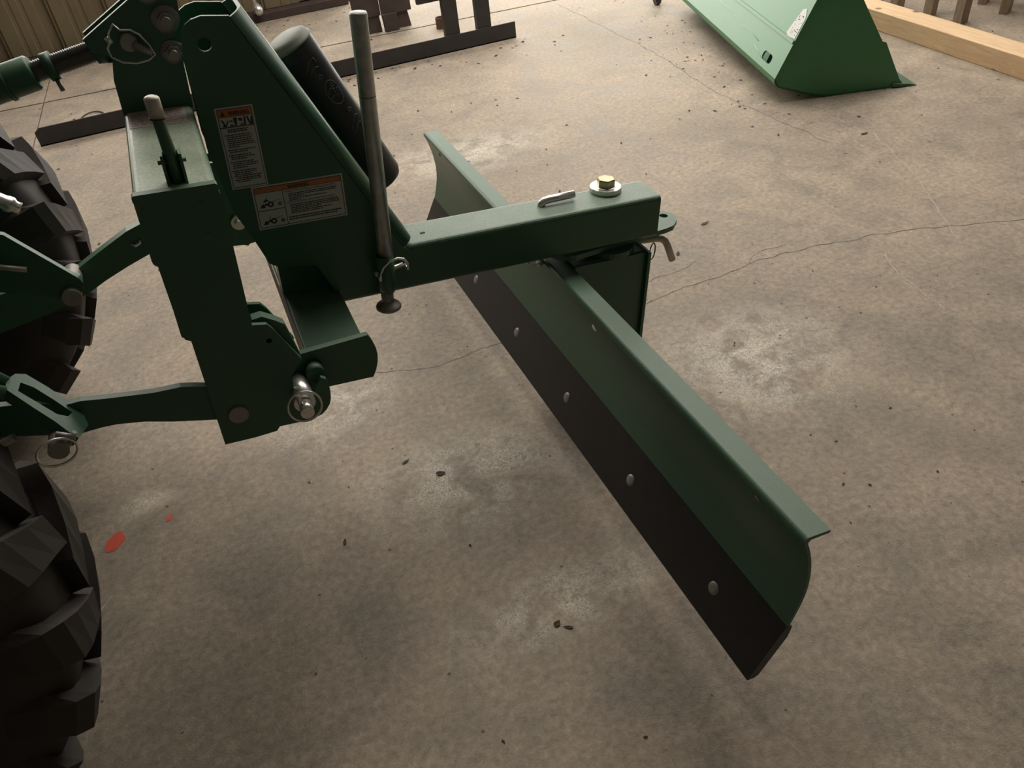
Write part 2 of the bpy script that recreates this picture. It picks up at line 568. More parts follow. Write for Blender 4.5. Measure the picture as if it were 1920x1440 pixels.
m = MB(); m.box(DX1 - 0.04, DX1 + 0.04, WY - 0.02, WY + 0.18, 0, DZ1, 0.003); m.build('trim_2', TRIMM, None, 'structure')
m = MB()
for (a_, b_, c_, d_) in ((WIN[0] - 0.04, WIN[0] + 0.03, WIN[2], WIN[3]), (WIN[1] - 0.03, WIN[1] + 0.04, WIN[2], WIN[3]), (WIN[0], WIN[1], WIN[2] - 0.04, WIN[2] + 0.03), (WIN[0], WIN[1], WIN[3] - 0.03, WIN[3] + 0.04), (-0.05, 0.0, WIN[2], WIN[3])):
    m.box(a_, b_, WY + 0.02, WY + 0.18, c_, d_)
m.build('added_window_1', TRIMM, None, 'structure')  # frame of the unseen window added for light
m = MB(); m.box(FX0 - 0.1, FX0, FY0, WY + 0.16, -0.15, CZ); m.build('wall_left', LINING, None, 'structure')
m = MB(); m.box(FX1, FX1 + 0.1, FY0, WY + 0.16, -0.15, CZ); m.build('wall_right', LINING, None, 'structure')
m = MB(); m.box(FX0 - 0.1, FX1 + 0.1, FY0 - 0.1, FY0, -0.15, CZ); m.build('wall_front', LINING, None, 'structure')
m = MB()
for (a_, b_, c_, d_) in ((FX0 - 0.1, SKY[0], FY0 - 0.1, WY + 0.16), (SKY[1], FX1 + 0.1, FY0 - 0.1, WY + 0.16), (SKY[0], SKY[1], FY0 - 0.1, SKY[2]), (SKY[0], SKY[1], SKY[3], WY + 0.16)):
    m.box(a_, b_, c_, d_, CZ, CZ + 0.1)
m.build('ceiling', LINING, None, 'structure')

# ================================================================ rear blade (implement)
YC = 0.9145
blade = thing('rear_blade', 'dark green tractor grader blade with black cutting edge, lying diagonally on the concrete', 'grader blade', MI)

# --- moldboard
L = 1.829
front = [(0.026, 0.055), (0.0535, 0.122), (0.0605, 0.155), (0.0655, 0.19), (0.0655, 0.22), (0.0615, 0.25), (0.0545, 0.28), (0.044, 0.31), (0.034, 0.332)]
def smooth_line(P, n=5):
    o = []
    for i in range(len(P) - 1):
        p0 = P[max(i - 1, 0)]; p1 = P[i]; p2 = P[i + 1]; p3 = P[min(i + 2, len(P) - 1)]
        for k in range(n):
            t = k / n
            o.append(tuple(0.5 * (2 * p1[j] + (p2[j] - p0[j]) * t + (2 * p0[j] - 5 * p1[j] + 4 * p2[j] - p3[j]) * t * t + (3 * p1[j] - p0[j] - 3 * p2[j] + p3[j]) * t ** 3) for j in (0, 1)))
    return o + [P[-1]]
front = [front[0]] + smooth_line(front[1:])
bend = arc(0.0405, 0.3375, 0.0095, 165, 88, 6)
T = 0.006
top = [(0.078, 0.3465)]
outer = front + bend + top
inner = [(0.078, 0.3465 - T), (0.043, 0.3465 - T - 0.001), (0.0405, 0.336)] + [(p[0] + T, p[1]) for p in reversed(front[1:])] + [(0.036, 0.052)]
m = MB(MI)
m.prism([outer + inner], 1, 0.0, L)
mold = m.build('moldboard', GREEN, blade)
# --- cutting edge
m = MB(MI)
m.prism([[(0.0, 0.0), (0.0527, 0.1223), (0.0655, 0.118), (0.0625, 0.092), (0.0225, 0.003), (0.014, -0.001)]], 1, -0.001, L + 0.001)
edge = m.build('cutting_edge', BLACKP, blade)
edge['label'] = 'black steel cutting edge'
nrm = Vector((-0.1223, 0, 0.0527)).normalized()
bolt0 = None
for k in range(6):
    y = 0.152 + 0.305 * k
    c = Vector((0.0266, y, 0.0575)) + nrm * -0.001
    m = MB(MI)
    m.lathe([(0.0001, 0.0042), (0.006, 0.0042), (0.0125, 0.003), (0.0135, 0.0015), (0.0135, -0.004)], c, nrm, 20)
    o = m.build('plow_bolt', PINM, blade)
# small discs standing in for slots in the top of the moldboard
for (y, z) in ((0.118, 0.318), (1.70, 0.318)):
    m = MB(MI)
    xx = 0.0405
    m.lathe([(0.0001, 0.002), (0.005, 0.0015), (0.006, 0.0)], (xx - 0.001, y, z), Vector((-0.93, 0, -0.36)), 12)
    m.build('slot_disc', PINM, blade)
m = MB(MI)
m.lathe([(0.0001, 0.003), (0.006, 0.002), (0.009, 0.0)], (0.0515, 0.70, 0.288), Vector((-0.95, 0, -0.3)), 14)
m.build('slot_disc', ZINC, blade)  # bright disc painted for light seen through a slot

# --- boom: square tube with rounded long edges
def rrect(a0, a1, b0, b1, r, n=4):
    return (arc(a1 - r, b1 - r, r, 0, 90, n) + arc(a0 + r, b1 - r, r, 90, 180, n) + arc(a0 + r, b0 + r, r, 180, 270, n) + arc(a1 - r, b0 + r, r, 270, 360, n))


Z0, Z1 = 0.380, 0.4815
m = MB(MI)
Y0, Y1 = YC - 0.0508, YC + 0.0508
m.prism([rrect(Y0, Y1, Z0, Z1, 0.010), rrect(Y0 + 0.006, Y1 - 0.006, Z0 + 0.006, Z1 - 0.006, 0.005)], 0, -0.450, 0.296)
boom = m.build('boom', GREENB, blade)
m = MB(MI)
m.prism([rrect(Y0 + 0.004, Y1 - 0.004, Z0 + 0.004, Z1 - 0.004, 0.008)], 0, 0.290, 0.2975)
m.build('end_cap', GREEN, blade)

# --- A-frame: folded channel, two webs and a sloping rear face
FR = 0.024                                          # fold radius
d = Vector((-0.298 + 0.543, 0, 0.484 - 0.942)); ln = d.length; d.normalize()
nn = Vector((-d.z, 0, d.x))       # pointing rear/up
if nn.x < 0: nn = -nn
hw = 0.0508 + 0.0052
OUTN = 0.0115
def slp(t, n):
    return (-0.543 + d.x * t + nn.x * n, 0.942 + d.z * t + nn.z * n)
out = [(-0.460, 0.412), (-0.490, 0.482), (-0.560, 0.492), (-0.576, 0.503), (-0.599, 0.570), (-0.617, 0.613), (-0.637, 0.732), (-0.638, 0.90), (-0.634, 0.920), (-0.626, 0.934), (-0.615, 0.941), (-0.599, 0.945),
       slp(-0.006, OUTN - FR), slp(ln * 0.985, OUTN - FR), (-0.300, 0.470), (-0.298, 0.412)]
hole = circ(-0.603, 0.903, 0.011)
m = MB(MI)
m.prism([out, hole], 1, Y0 - 0.0052, Y0 + 0.0008)
m.build('side_web', GREEN, blade)
m = MB(MI)
m.prism([out, hole], 1, Y1 - 0.0008, Y1 + 0.0052)
m.build('side_web', GREEN, blade)
# rear sloping face with rounded folds
base = Vector((-0.543, YC, 0.942))
half = [(hw, OUTN - FR - 0.001)] + [(hw - FR + FR * math.cos(math.radians(a)), OUTN - FR + FR * math.sin(math.radians(a))) for a in range(0, 91, 9)]
Ti = 0.006
inn = [(hw - FR + (FR - Ti) * math.cos(math.radians(a)), OUTN - FR + (FR - Ti) * math.sin(math.radians(a))) for a in range(0, 91, 9)]
full = half + [(-p[0], p[1]) for p in reversed(half)] + [(-(hw - Ti), OUTN - FR - 0.001)] + [(-p[0], p[1]) for p in inn] + list(reversed(inn)) + [(hw - Ti, OUTN - FR - 0.001)]
xf = Matrix(((0, nn.x, d.x, base.x), (1, nn.y, d.y, base.y), (0, nn.z, d.z, base.z), (0, 0, 0, 1)))
m = MB(MI)
k = len(full)
L1 = ln - 0.006
vs = [(p[0], p[1], -0.004) for p in full] + [(p[0], p[1], L1) for p in full]
m.add(vs, [[i, (i + 1) % k, k + (i + 1) % k, k + i] for i in range(k)], True, xf)
h_ = len(half)
# end caps of the folded section, quad by quad between outer and inner outline
no = 2 * h_
inner_ = list(range(no, k))
outer_ = list(range(no))
inner_r = list(reversed(inner_))
for (o0, sh) in ((0, 0), (0, k)):
    for i in range(no - 1):
        m.add([vs[outer_[i] + sh], vs[outer_[i + 1] + sh], vs[inner_r[min(i + 1, len(inner_r) - 1)] + sh], vs[inner_r[min(i, len(inner_r) - 1)] + sh]], [[0, 1, 2, 3]], False, xf)
face_ = m.build('sloping_face', GREEN, blade)
for t_, yo in ((0.100, -0.020), (0.385, -0.028)):
    c = base + d * t_ + nn * (OUTN - 0.0002) + Vector((0, yo, 0))
    m = MB(MI); m.tube([c, c + nn * 0.0006], 0.006, 12)
    m.build('hole_shade_disc', DBLACK, blade)  # flat black disc painted as the dark inside a hole
m = MB(MI); m.prism([[(-0.560, 0.412), (-0.560, 0.520), (-0.42, 0.520), (-0.42, 0.412)]], 1, YC - 0.022, YC + 0.022); m.build('inner_gusset', GREEN, blade)
# --- cross tube with end lugs
m = MB(MI)
m.prism([rrect(-0.560, -0.452, 0.398, 0.414, 0.004)], 1, YC - 0.325, YC + 0.325)
m.build('cross_tube', GREEN, blade)
m = MB(MI); m.box(-0.5625, -0.5600, YC - 0.322, YC + 0.322, 0.366, 0.412)
m.build('cross_tube_face', RUST, blade, label='brown unpainted front face')
lug = [(-0.600, 0.475), (-0.461, 0.484), (-0.4545, 0.470), (-0.450, 0.455), (-0.4485, 0.440), (-0.450, 0.425), (-0.454, 0.410), (-0.461, 0.395), (-0.545, 0.397), (-0.59, 0.36), (-0.615, 0.37), (-0.625, 0.41), (-0.615, 0.45)]
for s, yy in ((-1, YC - 0.3395), (1, YC + 0.3275)):
    m = MB(MI); m.prism([lug], 1, yy, yy + 0.012); m.build('hitch_lug', GREEN, blade)
    m = MB(MI)
    ya, yb = (yy + 0.010, yy - 0.070) if s < 0 else (yy + 0.002, yy + 0.082)
    m.tube([(-0.591, ya, 0.428), (-0.591, yb, 0.428)], 0.0175, 24)
    m.tube([(-0.591, yb, 0.428), (-0.592, yb + 0.028 * s, 0.428)], 0.011, 20)
    pin_ = m.build('hitch_pin', ZINC, blade)
    m = MB(MI)
    cc = Vector((-0.593, yb + 0.010 * s, 0.429))
    m.tube([cc + Vector((0.027 * math.cos(a), -0.004 * math.sin(a) * s, 0.027 * math.sin(a))) for a in [2 * PI * i / 28 for i in range(28)]], 0.0018, 8, closed=True)
    m.tube([cc + Vector((-0.008, 0, 0.026)), cc + Vector((-0.004, 0, 0.0))], 0.004, 10)
    m.build('linch_pin', ZINC, pin_)
m = MB(MI); m.tube([(-0.600, 1.2255, 0.432), (-0.600, 1.216, 0.432)], 0.017, 20); m.tube([(-0.600, 1.216, 0.432), (-0.600, 1.205, 0.432)], 0.010, 6, smooth=False); m.build('pin_nut', ZINC, blade)
# green pipe stub next to the hook
m = MB(MI); m.tube([(-0.560, YC - 0.34, 0.445), (-0.560, YC - 0.365, 0.445)], 0.0155, 20); m.build('bushing', GREEN, blade)

# --- turntable plate below the boom
plate = [(0.03, 1.0), (0.028, 0.93), (0.036, 0.90), (0.058, 0.868), (0.085, 0.862), (0.345, 0.898), (0.368, 0.905), (0.392, 0.928), (0.402, 0.955), (0.394, 0.978), (0.372, 0.993), (0.34, 1.0), (0.26, 1.03), (0.10, 1.03)]
m = MB(MI)
m.prism([plate, circ(0.374, 0.960, 0.0105)], 2, 0.364, 0.3765)
m.build('turntable_plate', GREEN, blade)
m = MB(MI)
m.prism([circ(0.195, YC, 0.062, 28)], 2, 0.350, 0.3635)
m.build('pivot_boss', GREEN, blade)
# post below the plate that carries the moldboard
m = MB(MI)
m.prism([[(0.082, 0.348), (0.272, 0.348), (0.272, 0.10), (0.076, 0.10)]], 1, 0.858, 0.866)
m.build('post_web', GREEN, blade)
m = MB(MI)
m.prism([[(0.082, 0.348), (0.272, 0.348), (0.272, 0.10), (0.076, 0.10)]], 1, 0.963, 0.971)
m.build('post_web', GREEN, blade)
m = MB(MI); m.box(0.268, 0.2765, 0.848, 0.982, 0.088, 0.351, 0.001); m.build('post_flange', GREEN, blade)
m = MB(MI); m.box(0.076, 0.272, 0.866, 0.963, 0.094, 0.104, 0.001); m.build('post_floor', GREEN, blade)
m = MB(MI); m.box(0.080, 0.272, 0.866, 0.963, 0.340, 0.3495, 0.001); m.build('post_top', GREEN, blade)
m = MB(MI); m.box(0.0735, 0.080, 0.80, 1.03, 0.13, 0.30, 0.001); m.build('mounting_plate', GREEN, blade)

# --- top bolt, washer, bent pins
bx, by = 0.194, 0.942
m = MB(MI)
m.lathe([(0.015, 0.0), (0.0355, 0.0), (0.0365, 0.001), (0.0365, 0.0105), (0.0355, 0.0115), (0.015, 0.0115)], (bx, by, Z1), (0, 0, 1), 40, False)
m.build('washer', ZINC, blade)
t = bmesh.new()
m = MB(MI)
m.lathe([(0.0001, 0.0122), (0.022, 0.0122), (0.023, 0.0115)], (bx, by, Z1), (0, 0, 1), 30)
m.build('washer', ZINC, blade)
m = MB(MI)
H6 = hexp(bx, by, 0.0212, 0.25)
H5 = hexp(bx, by, 0.0195, 0.25)
vs = [(p[0], p[1], Z1 + 0.012) for p in H6] + [(p[0], p[1], Z1 + 0.027) for p in H6] + [(p[0], p[1], Z1 + 0.0295) for p in H5]
fs = [[i, (i + 1) % 6, 6 + (i + 1) % 6, 6 + i] for i in range(6)] + [[6 + i, 6 + (i + 1) % 6, 12 + (i + 1) % 6, 12 + i] for i in range(6)] + [list(range(12, 18))]
m.add(vs, fs)
m.build('hex_bolt', BRASSY, blade)
m = MB(MI)
m.tube([(0.024, 0.928, 0.335), (0.024, 0.928, 0.478), (0.026, 0.928, 0.486), (0.032, 0.928, 0.491), (0.042, 0.928, 0.4925), (0.107, 0.930, 0.4935)], 0.0085, 16)
pin2 = m.build('bent_pin', ZINC, blade)
m = MB(MI)
m.tube([Vector((0.010 + 0.020 * math.cos(a), 0.922 + 0.01 * math.sin(a), 0.350 + 0.004 * math.sin(a))) for a in [2 * PI * i / 20 for i in range(20)]], 0.0015, 8, closed=True)
m.build('retaining_clip', ZINC, pin2)
m = MB(MI)
m.tube([(0.26, 0.945, 0.335), (0.345, 0.938, 0.331), (0.358, 0.935, 0.329), (0.368, 0.932, 0.322), (0.375, 0.930, 0.310), (0.392, 0.926, 0.268)], 0.009, 16)
pin3 = m.build('bent_pin', TAN, blade, label='dull tan bent pin')
m = MB(MI)
m.tube([Vector((0.333 + 0.010 * math.cos(a), 0.93 + 0.004 * math.cos(a), 0.302 + 0.022 * math.sin(a))) for a in [2 * PI * i / 22 for i in range(22)]], 0.0016, 8, closed=True)
m.build('retaining_clip', DBLACK, pin3)
# weld chips on boom
m = MB(MI); m.box(-0.262, -0.252, 0.905, 0.909, Z1, Z1 + 0.0016); m.build('weld_chip', DBLACK, blade)

# --- parking stand (jack): pole, sleeve, foot, snap pin
jx_, jy_ = -0.358, 0.826
m = MB(MI)
m.tube([(jx_, jy_, 0.470), (jx_, jy_, 0.932), (jx_, jy_, 0.935)], [0.0148, 0.0148, 0.0140], 24)
stand = m.build('stand_pole', GALV, blade, label='galvanised steel pole')
m = MB(MI); m.lathe([(0.0001, 0.0004), (0.0135, 0.0004), (0.0138, 0)], (jx_, jy_, 0.9352), (0, 0, 1), 24); m.build('pole_cap', WHITE, stand)
m = MB(MI); m.lathe([(0.0150, 0), (0.0152, 0.0006), (0.0150, 0.0012)], (jx_, jy_, 0.80), (0, 0, 1), 24); m.build('pole_seam', DSTEEL, stand)
m = MB(MI)
m.lathe([(0.0125, 0.0), (0.0160, 0.006), (0.0178, 0.014), (0.0178, 0.082), (0.0160, 0.084)], (jx_ - 0.003, jy_, 0.408), (0, 0, 1), 26)
m.box(jx_ - 0.012, jx_ + 0.006, jy_ + 0.008, 0.862, 0.430, 0.480, 0.001)
m.build('stand_sleeve', GREEN, blade)
m = MB(MI)
m.tube([(jx_ - 0.006, jy_, 0.372), (jx_ - 0.006, jy_, 0.414)], 0.0125, 20)
m.lathe([(0.0001, 0.0), (0.022, 0.0), (0.0258, 0.003), (0.0262, 0.006), (0.024, 0.010), (0.016, 0.013), (0.013, 0.018)], (jx_ - 0.006, jy_, 0.369), (0, 0, 1), 30)
m.build('stand_foot', PINM, blade, label='steel foot with round disc')
m = MB(MI)
yy = jy_ - 0.021
m.tube([(-0.378, yy, 0.448), (-0.377, yy, 0.462), (-0.370, yy, 0.476), (-0.356, yy, 0.487), (-0.340, yy, 0.490), (-0.328, yy, 0.486), (-0.321, yy, 0.475), (-0.321, yy, 0.462)], 0.0024, 10)
m.tube([(-0.384, jy_, 0.453), (-0.325, jy_, 0.463)], 0.0048, 12)
m.tube([(-0.321, yy, 0.462), (-0.322, jy_, 0.463)], 0.0024, 8)
m.tube([(-0.378, yy, 0.448), (-0.380, jy_, 0.452)], 0.0024, 8)
m.build('snap_pin', ZINC, blade)

# --- document tube behind the A-frame
ta, tb = Vector((-0.452, 1.024, 0.853)), Vector((-0.302, 1.024, 0.560))
m = MB(MI)
r = 0.046
dd = (tb - ta).normalized()
m.lathe([(0.0001, -0.003), (r - 0.012, -0.003), (r - 0.003, 0.001), (r, 0.008), (r, (tb - ta).length - 0.012), (r - 0.004, (tb - ta).length - 0.002), (r - 0.014, (tb - ta).length + 0.004), (0.0001, (tb - ta).length + 0.006)], ta, dd, 36)
tube_ = m.build('document_tube', BPLAST, blade, label='black plastic document tube')
m = MB(MI)
m.lathe([(0.0001, -0.009), (r - 0.014, -0.009), (r - 0.004, -0.005), (r - 0.001, 0.002), (r + 0.0012, 0.003), (r + 0.0012, 0.006)], ta, dd, 36)
m.build('cap', GPLAST, tube_)
# scribed emblem on the tube: a ring with strokes, small stars, two brackets (drawn on the curved skin)
su = Vector((-0.18, -1.0, 0.34)); su = (su - dd * su.dot(dd)).normalized(); sw = dd.cross(su)
if sw.x < 0: sw = -sw
def tp(a, h):           # a: distance around the skin, h: distance along the axis
    an = a / r
    h = h - 0.042
    a = a - 0.012
    return ta + dd * h + (su * math.cos(an) + sw * math.sin(an)) * (r + 0.0004)
m = MB(MI)
def stroke(pts, closed=False, w=0.0008):
    m.tube([tp(*p) for p in pts], w, 5, closed=closed)
cA, cH = 0.020, 0.150
stroke([(cA + 0.015 * math.cos(t_), cH + 0.024 * math.sin(t_)) for t_ in [2 * PI * i / 28 for i in range(28)]], True)
stroke([(cA - 0.013, cH - 0.004), (cA - 0.004, cH - 0.011), (cA + 0.004, cH - 0.006)])
stroke([(cA - 0.012, cH + 0.008), (cA - 0.003, cH + 0.004)])
stroke([(cA + 0.004 + 0.003 * math.cos(t_), cH - 0.014 + 0.004 * math.sin(t_)) for t_ in [2 * PI * i / 12 for i in range(12)]], True)
stroke([(cA + 0.002, cH - 0.008), (cA + 0.001, cH + 0.008), (cA + 0.007, cH + 0.008), (cA + 0.007, cH - 0.003), (cA + 0.012, cH - 0.003)])
stroke([(cA + 0.001, cH + 0.012), (cA + 0.012, cH + 0.010), (cA + 0.012, cH + 0.002)])
for (a0, h0, s0) in ((0.014, 0.112, 0.005), (0.026, 0.193, 0.005)):
    stroke([(a0 + s0 * (1 if i % 2 == 0 else 0.5) * math.cos(2 * PI * i / 10), h0 + s0 * (1 if i % 2 == 0 else 0.5) * math.sin(2 * PI * i / 10)) for i in range(10)], True)
stroke([(-0.004, 0.094), (0.010, 0.080), (0.024, 0.078), (0.024, 0.088)])
stroke([(0.0, 0.100), (0.014, 0.092), (0.022, 0.096)])
stroke([(0.012, 0.222), (0.008, 0.228), (0.012, 0.236), (0.026, 0.224), (0.032, 0.226), (0.030, 0.234)])
stroke([(0.012, 0.222), (0.030, 0.208), (0.036, 0.212)])
m.build('scribed_emblem', SCRIBE, tube_, label='thin pale line drawing of a ring, stars and strokes')

# --- decals on the near web
def text_mesh(s, size):
    cu = bpy.data.curves.new('t', 'FONT')
    cu.body = s
    cu.size = size
    cu.align_x = 'LEFT'
    ob = bpy.data.objects.new('t', cu)
    me = bpy.data.meshes.new_from_object(ob)
    bpy.data.objects.remove(ob)
    xs = [v.co.x for v in me.vertices]
    return me, (min(xs) if xs else 0), (max(xs) if xs else 0)


def put_text(name, s, size, width, x, z, y, mat, parent, boldoff=0.0):
    """lettering that reads along +x with up = +z on a plate facing -y; width fixes the run length"""
    me, a, b = text_mesh(s, size)
    sc = width / max(1e-6, b - a)
    m = MB(MI)
    for off in ((0, boldoff) if boldoff else (0,)):
        m.add([(x + (v.co.x - a) * sc + off, y, z + v.co.y) for v in me.vertices], [list(p.vertices) for p in me.polygons])
    bpy.data.meshes.remove(me)
    m.f = MI
    bmn = m.bm
    bmn.transform(MI)
    bmn.transform(WM[parent.name].inverted())
    me2 = bpy.data.meshes.new(name)
    bmn.to_mesh(me2); bmn.free()
    me2.materials.append(mat)
    o = bpy.data.objects.new(name, me2); COL.objects.link(o); o.parent = parent
    return o


DY = Y0 - 0.0052
def rect(m, x0, x1, z0, z1, y0, y1):
    m.box(x0, x1, y1, y0, z0, z1)


def frame_lines(m, x0, x1, z0, z1, w, y0, y1):
    rect(m, x0, x1, z1 - w, z1, y0, y1); rect(m, x0, x1, z0, z0 + w, y0, y1)
    rect(m, x0, x0 + w, z0 + w, z1 - w, y0, y1); rect(m, x1 - w, x1, z0 + w, z1 - w, y0, y1)


def words(m, x0, x1, z, h, rng, ragged=True, fill=1.0):
    """rows of tiny unreadable print as word-long dashes"""
    x = x0
    end = x0 + (x1 - x0) * fill
    while x < end - 0.002:
        w = rng.uniform(0.0022, 0.0065)
        e = min(x + w, end)
        rect(m, x, e, z, z + h, DY - 0.0006, DY - 0.0009)
        x = e + 0.0009


rng = random.Random(3)
# vertical decal
x0, x1, z0, z1 = -0.6115, -0.5490, 0.6585, 0.8020
m = MB(MI); rect(m, x0, x1, z0, z1, DY, DY - 0.0005); dv = m.build('warning_decal', WHITE, blade, label='tall narrow white warning decal with orange header')
m = MB(MI); frame_lines(m, x0 + 0.0025, x1 - 0.0025, z0 + 0.0025, z1 - 0.0025, 0.0010, DY - 0.0005, DY - 0.0008)
rect(m, x0 + 0.0025, x1 - 0.0025, z1 - 0.0345, z1 - 0.0330, DY - 0.0005, DY - 0.0008)
rect(m, x0 + 0.0025, x1 - 0.0025, z1 - 0.0165, z1 - 0.0157, DY - 0.0005, DY - 0.0008)
m.build('decal_border', DBLACK, dv)
m = MB(MI); rect(m, x0 + 0.0035, x1 - 0.0035, z1 - 0.0157, z1 - 0.0035, DY - 0.0005, DY - 0.0007); m.build('decal_header', ORANGE, dv)
m = MB(MI)
# alert triangle and pictograms
m.prism([[(x0 + 0.007, z1 - 0.0145), (x0 + 0.016, z1 - 0.0145), (x0 + 0.0115, z1 - 0.006)]], 1, DY - 0.0010, DY - 0.0007)
px = x0 + 0.005
def poly(pts):
    m.prism([pts], 1, DY - 0.0009, DY - 0.0005)
zt, zb = z1 - 0.0185, z1 - 0.0325
poly([(px, zt), (px + 0.006, zt - 0.004), (px + 0.008, zb + 0.003), (px + 0.013, zt - 0.002), (px + 0.013, zt - 0.006), (px + 0.009, zb), (px + 0.003, zb), (px + 0.005, zb + 0.005)])
poly([(px + 0.015, zt - 0.004), (px + 0.021, zt - 0.004), (px + 0.021, zt - 0.006), (px + 0.015, zt - 0.006)])
poly([(px + 0.015, zb + 0.003), (px + 0.021, zb + 0.002), (px + 0.021, zb), (px + 0.015, zb)])
poly([(px + 0.022, zt), (px + 0.028, zt), (px + 0.026, zb), (px + 0.023, zb)])
poly([(px + 0.030, zt - 0.001), (px + 0.036, zt - 0.002), (px + 0.036, zt - 0.007), (px + 0.031, zt - 0.006)])
poly([(px + 0.031, zb + 0.001), (px + 0.037, zb), (px + 0.036, zb + 0.004)])
poly([(px + 0.039, zt), (px + 0.042, zt), (px + 0.041, zb), (px + 0.038, zb)])
poly([(px + 0.043, zt), (px + 0.046, zt), (px + 0.049, zb + 0.004), (px + 0.051, zt), (px + 0.0535, zt), (px + 0.0535, zb), (px + 0.047, zb)])
m.build('pictogram', DBLACK, dv)
put_text('lettering', 'WARNING', 0.0105, 0.034, x0 + 0.020, z1 - 0.0140, DY - 0.0010, DBLACK, dv, 0.0004)
m = MB(MI)
zz = z1 - 0.0390
for blk in (('c', 2), (None, 1), ('t', 7), (None, 1), ('t', 2), (None, 1), ('t', 3), (None, 1), ('t', 4), (None, 1), ('t', 3), ('c2', 4)):
    if blk[0] is None:
        zz -= 0.0022
        continue
    for i in range(blk[1]):
        if blk[0] == 'c':
            words(m, x0 + 0.014, x1 - 0.014, zz, 0.0020, rng)
        elif blk[0] == 'c2':
            words(m, x0 + 0.009 + 0.004 * (i % 2), x1 - 0.008, zz, 0.0017, rng, fill=(1 if i < 3 else 0.5))
        else:
            words(m, x0 + (0.007 if i == 0 else 0.010), x1 - 0.006, zz, 0.0016, rng, fill=rng.uniform(0.78, 1) if i < blk[1] - 1 else rng.uniform(0.35, 0.7))
        zz -= 0.0034
m.build('small_print', DBLACK, dv)
# horizontal decal
x0, x1, z0, z1 = -0.5805, -0.4155, 0.5735, 0.6585
z1 = 0.6575
m = MB(MI); rect(m, x0, x1, z0, z1, DY, DY - 0.0005); dh = m.build('warning_decal', WHITE, blade, label='wide white warning decal with orange header and tractor pictures')
m = MB(MI); frame_lines(m, x0 + 0.0028, x1 - 0.0028, z0 + 0.0028, z1 - 0.0028, 0.0011, DY - 0.0005, DY - 0.0008)
xs = x0 + 0.0525
rect(m, xs, xs + 0.0011, z0 + 0.003, z1 - 0.0135, DY - 0.0005, DY - 0.0008)
rect(m, x0 + 0.003, xs, z0 + 0.036, z0 + 0.0371, DY - 0.0005, DY - 0.0008)
rect(m, x0 + 0.003, x1 - 0.003, z1 - 0.0140, z1 - 0.0132, DY - 0.0005, DY - 0.0008)
m.build('decal_border', DBLACK, dh)
m = MB(MI); rect(m, x0 + 0.0040, x1 - 0.0040, z1 - 0.0132, z1 - 0.0040, DY - 0.0005, DY - 0.0007); m.build('decal_header', ORANGE, dh)
put_text('lettering', 'WARNING', 0.0100, 0.038, x0 + 0.063, z1 - 0.0122, DY - 0.0010, DBLACK, dh, 0.0004)
for zc, up_ in ((z0 + 0.042, True), (z0 + 0.009, False)):
    m = MB(MI)
    def pl(pts):
        m.prism([pts], 1, DY - 0.0009, DY - 0.0005)
    xa = x0 + 0.009
    pl([(xa, zc), (xa + 0.009, zc), (xa + 0.010, zc + 0.004), (xa + 0.006, zc + 0.0075), (xa + 0.003, zc + 0.005)])
    pl([(xa + 0.009, zc + 0.004), (xa + 0.016, zc + 0.004), (xa + 0.016, zc + 0.0075), (xa + 0.010, zc + 0.008)])
    m.prism([circ(xa + 0.0195, zc + 0.0052, 0.0056), circ(xa + 0.0195, zc + 0.0052, 0.0026)], 1, DY - 0.0009, DY - 0.0005)
    m.prism([circ(xa + 0.0360, zc + 0.0040, 0.0034), circ(xa + 0.0360, zc + 0.0040, 0.0014)], 1, DY - 0.0009, DY - 0.0005)
    pl([(xa + 0.023, zc + 0.0095), (xa + 0.036, zc + 0.0120), (xa + 0.036, zc + 0.0125), (xa + 0.023, zc + 0.0103)])
    if up_:
        pl([(xa + 0.007, zc + 0.010), (xa + 0.018, zc + 0.012), (xa + 0.014, zc + 0.015), (xa + 0.015, zc + 0.021), (xa + 0.0125, zc + 0.016), (xa + 0.008, zc + 0.013)])
    else:
        pl([(xa + 0.014, zc + 0.009), (xa + 0.015, zc + 0.018), (xa + 0.0145, zc + 0.018), (xa + 0.012, zc + 0.009)])
    m.build('tractor_picture', DBLACK, dh)
put_text('lettering', 'FALLING OFF CAN RESULT IN BEING RUN OVER', 0.0038, 0.092, xs + 0.004, z1 - 0.0190, DY - 0.0008, DBLACK, dh, 0.0002)
put_text('lettering', 'RAISED IMPLEMENT CAN DROP AND CRUSH', 0.0038, 0.088, xs + 0.004, z1 - 0.0405, DY - 0.0008, DBLACK, dh, 0.0002)
m = MB(MI)
for i in range(5):
    words(m, xs + 0.010, x1 - 0.010, z1 - 0.0235 - i * 0.0032, 0.0016, rng, fill=(0.98, 0.95, 0.3, 0.75, 0.25)[i])
for i in range(6):
    words(m, xs + 0.010, x1 - 0.010, z1 - 0.0450 - i * 0.0033, 0.0016, rng, fill=(0.97, 1, 0.98, 0.6, 0.85, 0.65)[i])
for i in range(2):
    words(m, xs + 0.004, x1 - 0.008, z1 - 0.0690 - i * 0.0042, 0.0021, rng, fill=(1, 0.9)[i])
m.build('small_print', DBLACK, dh)

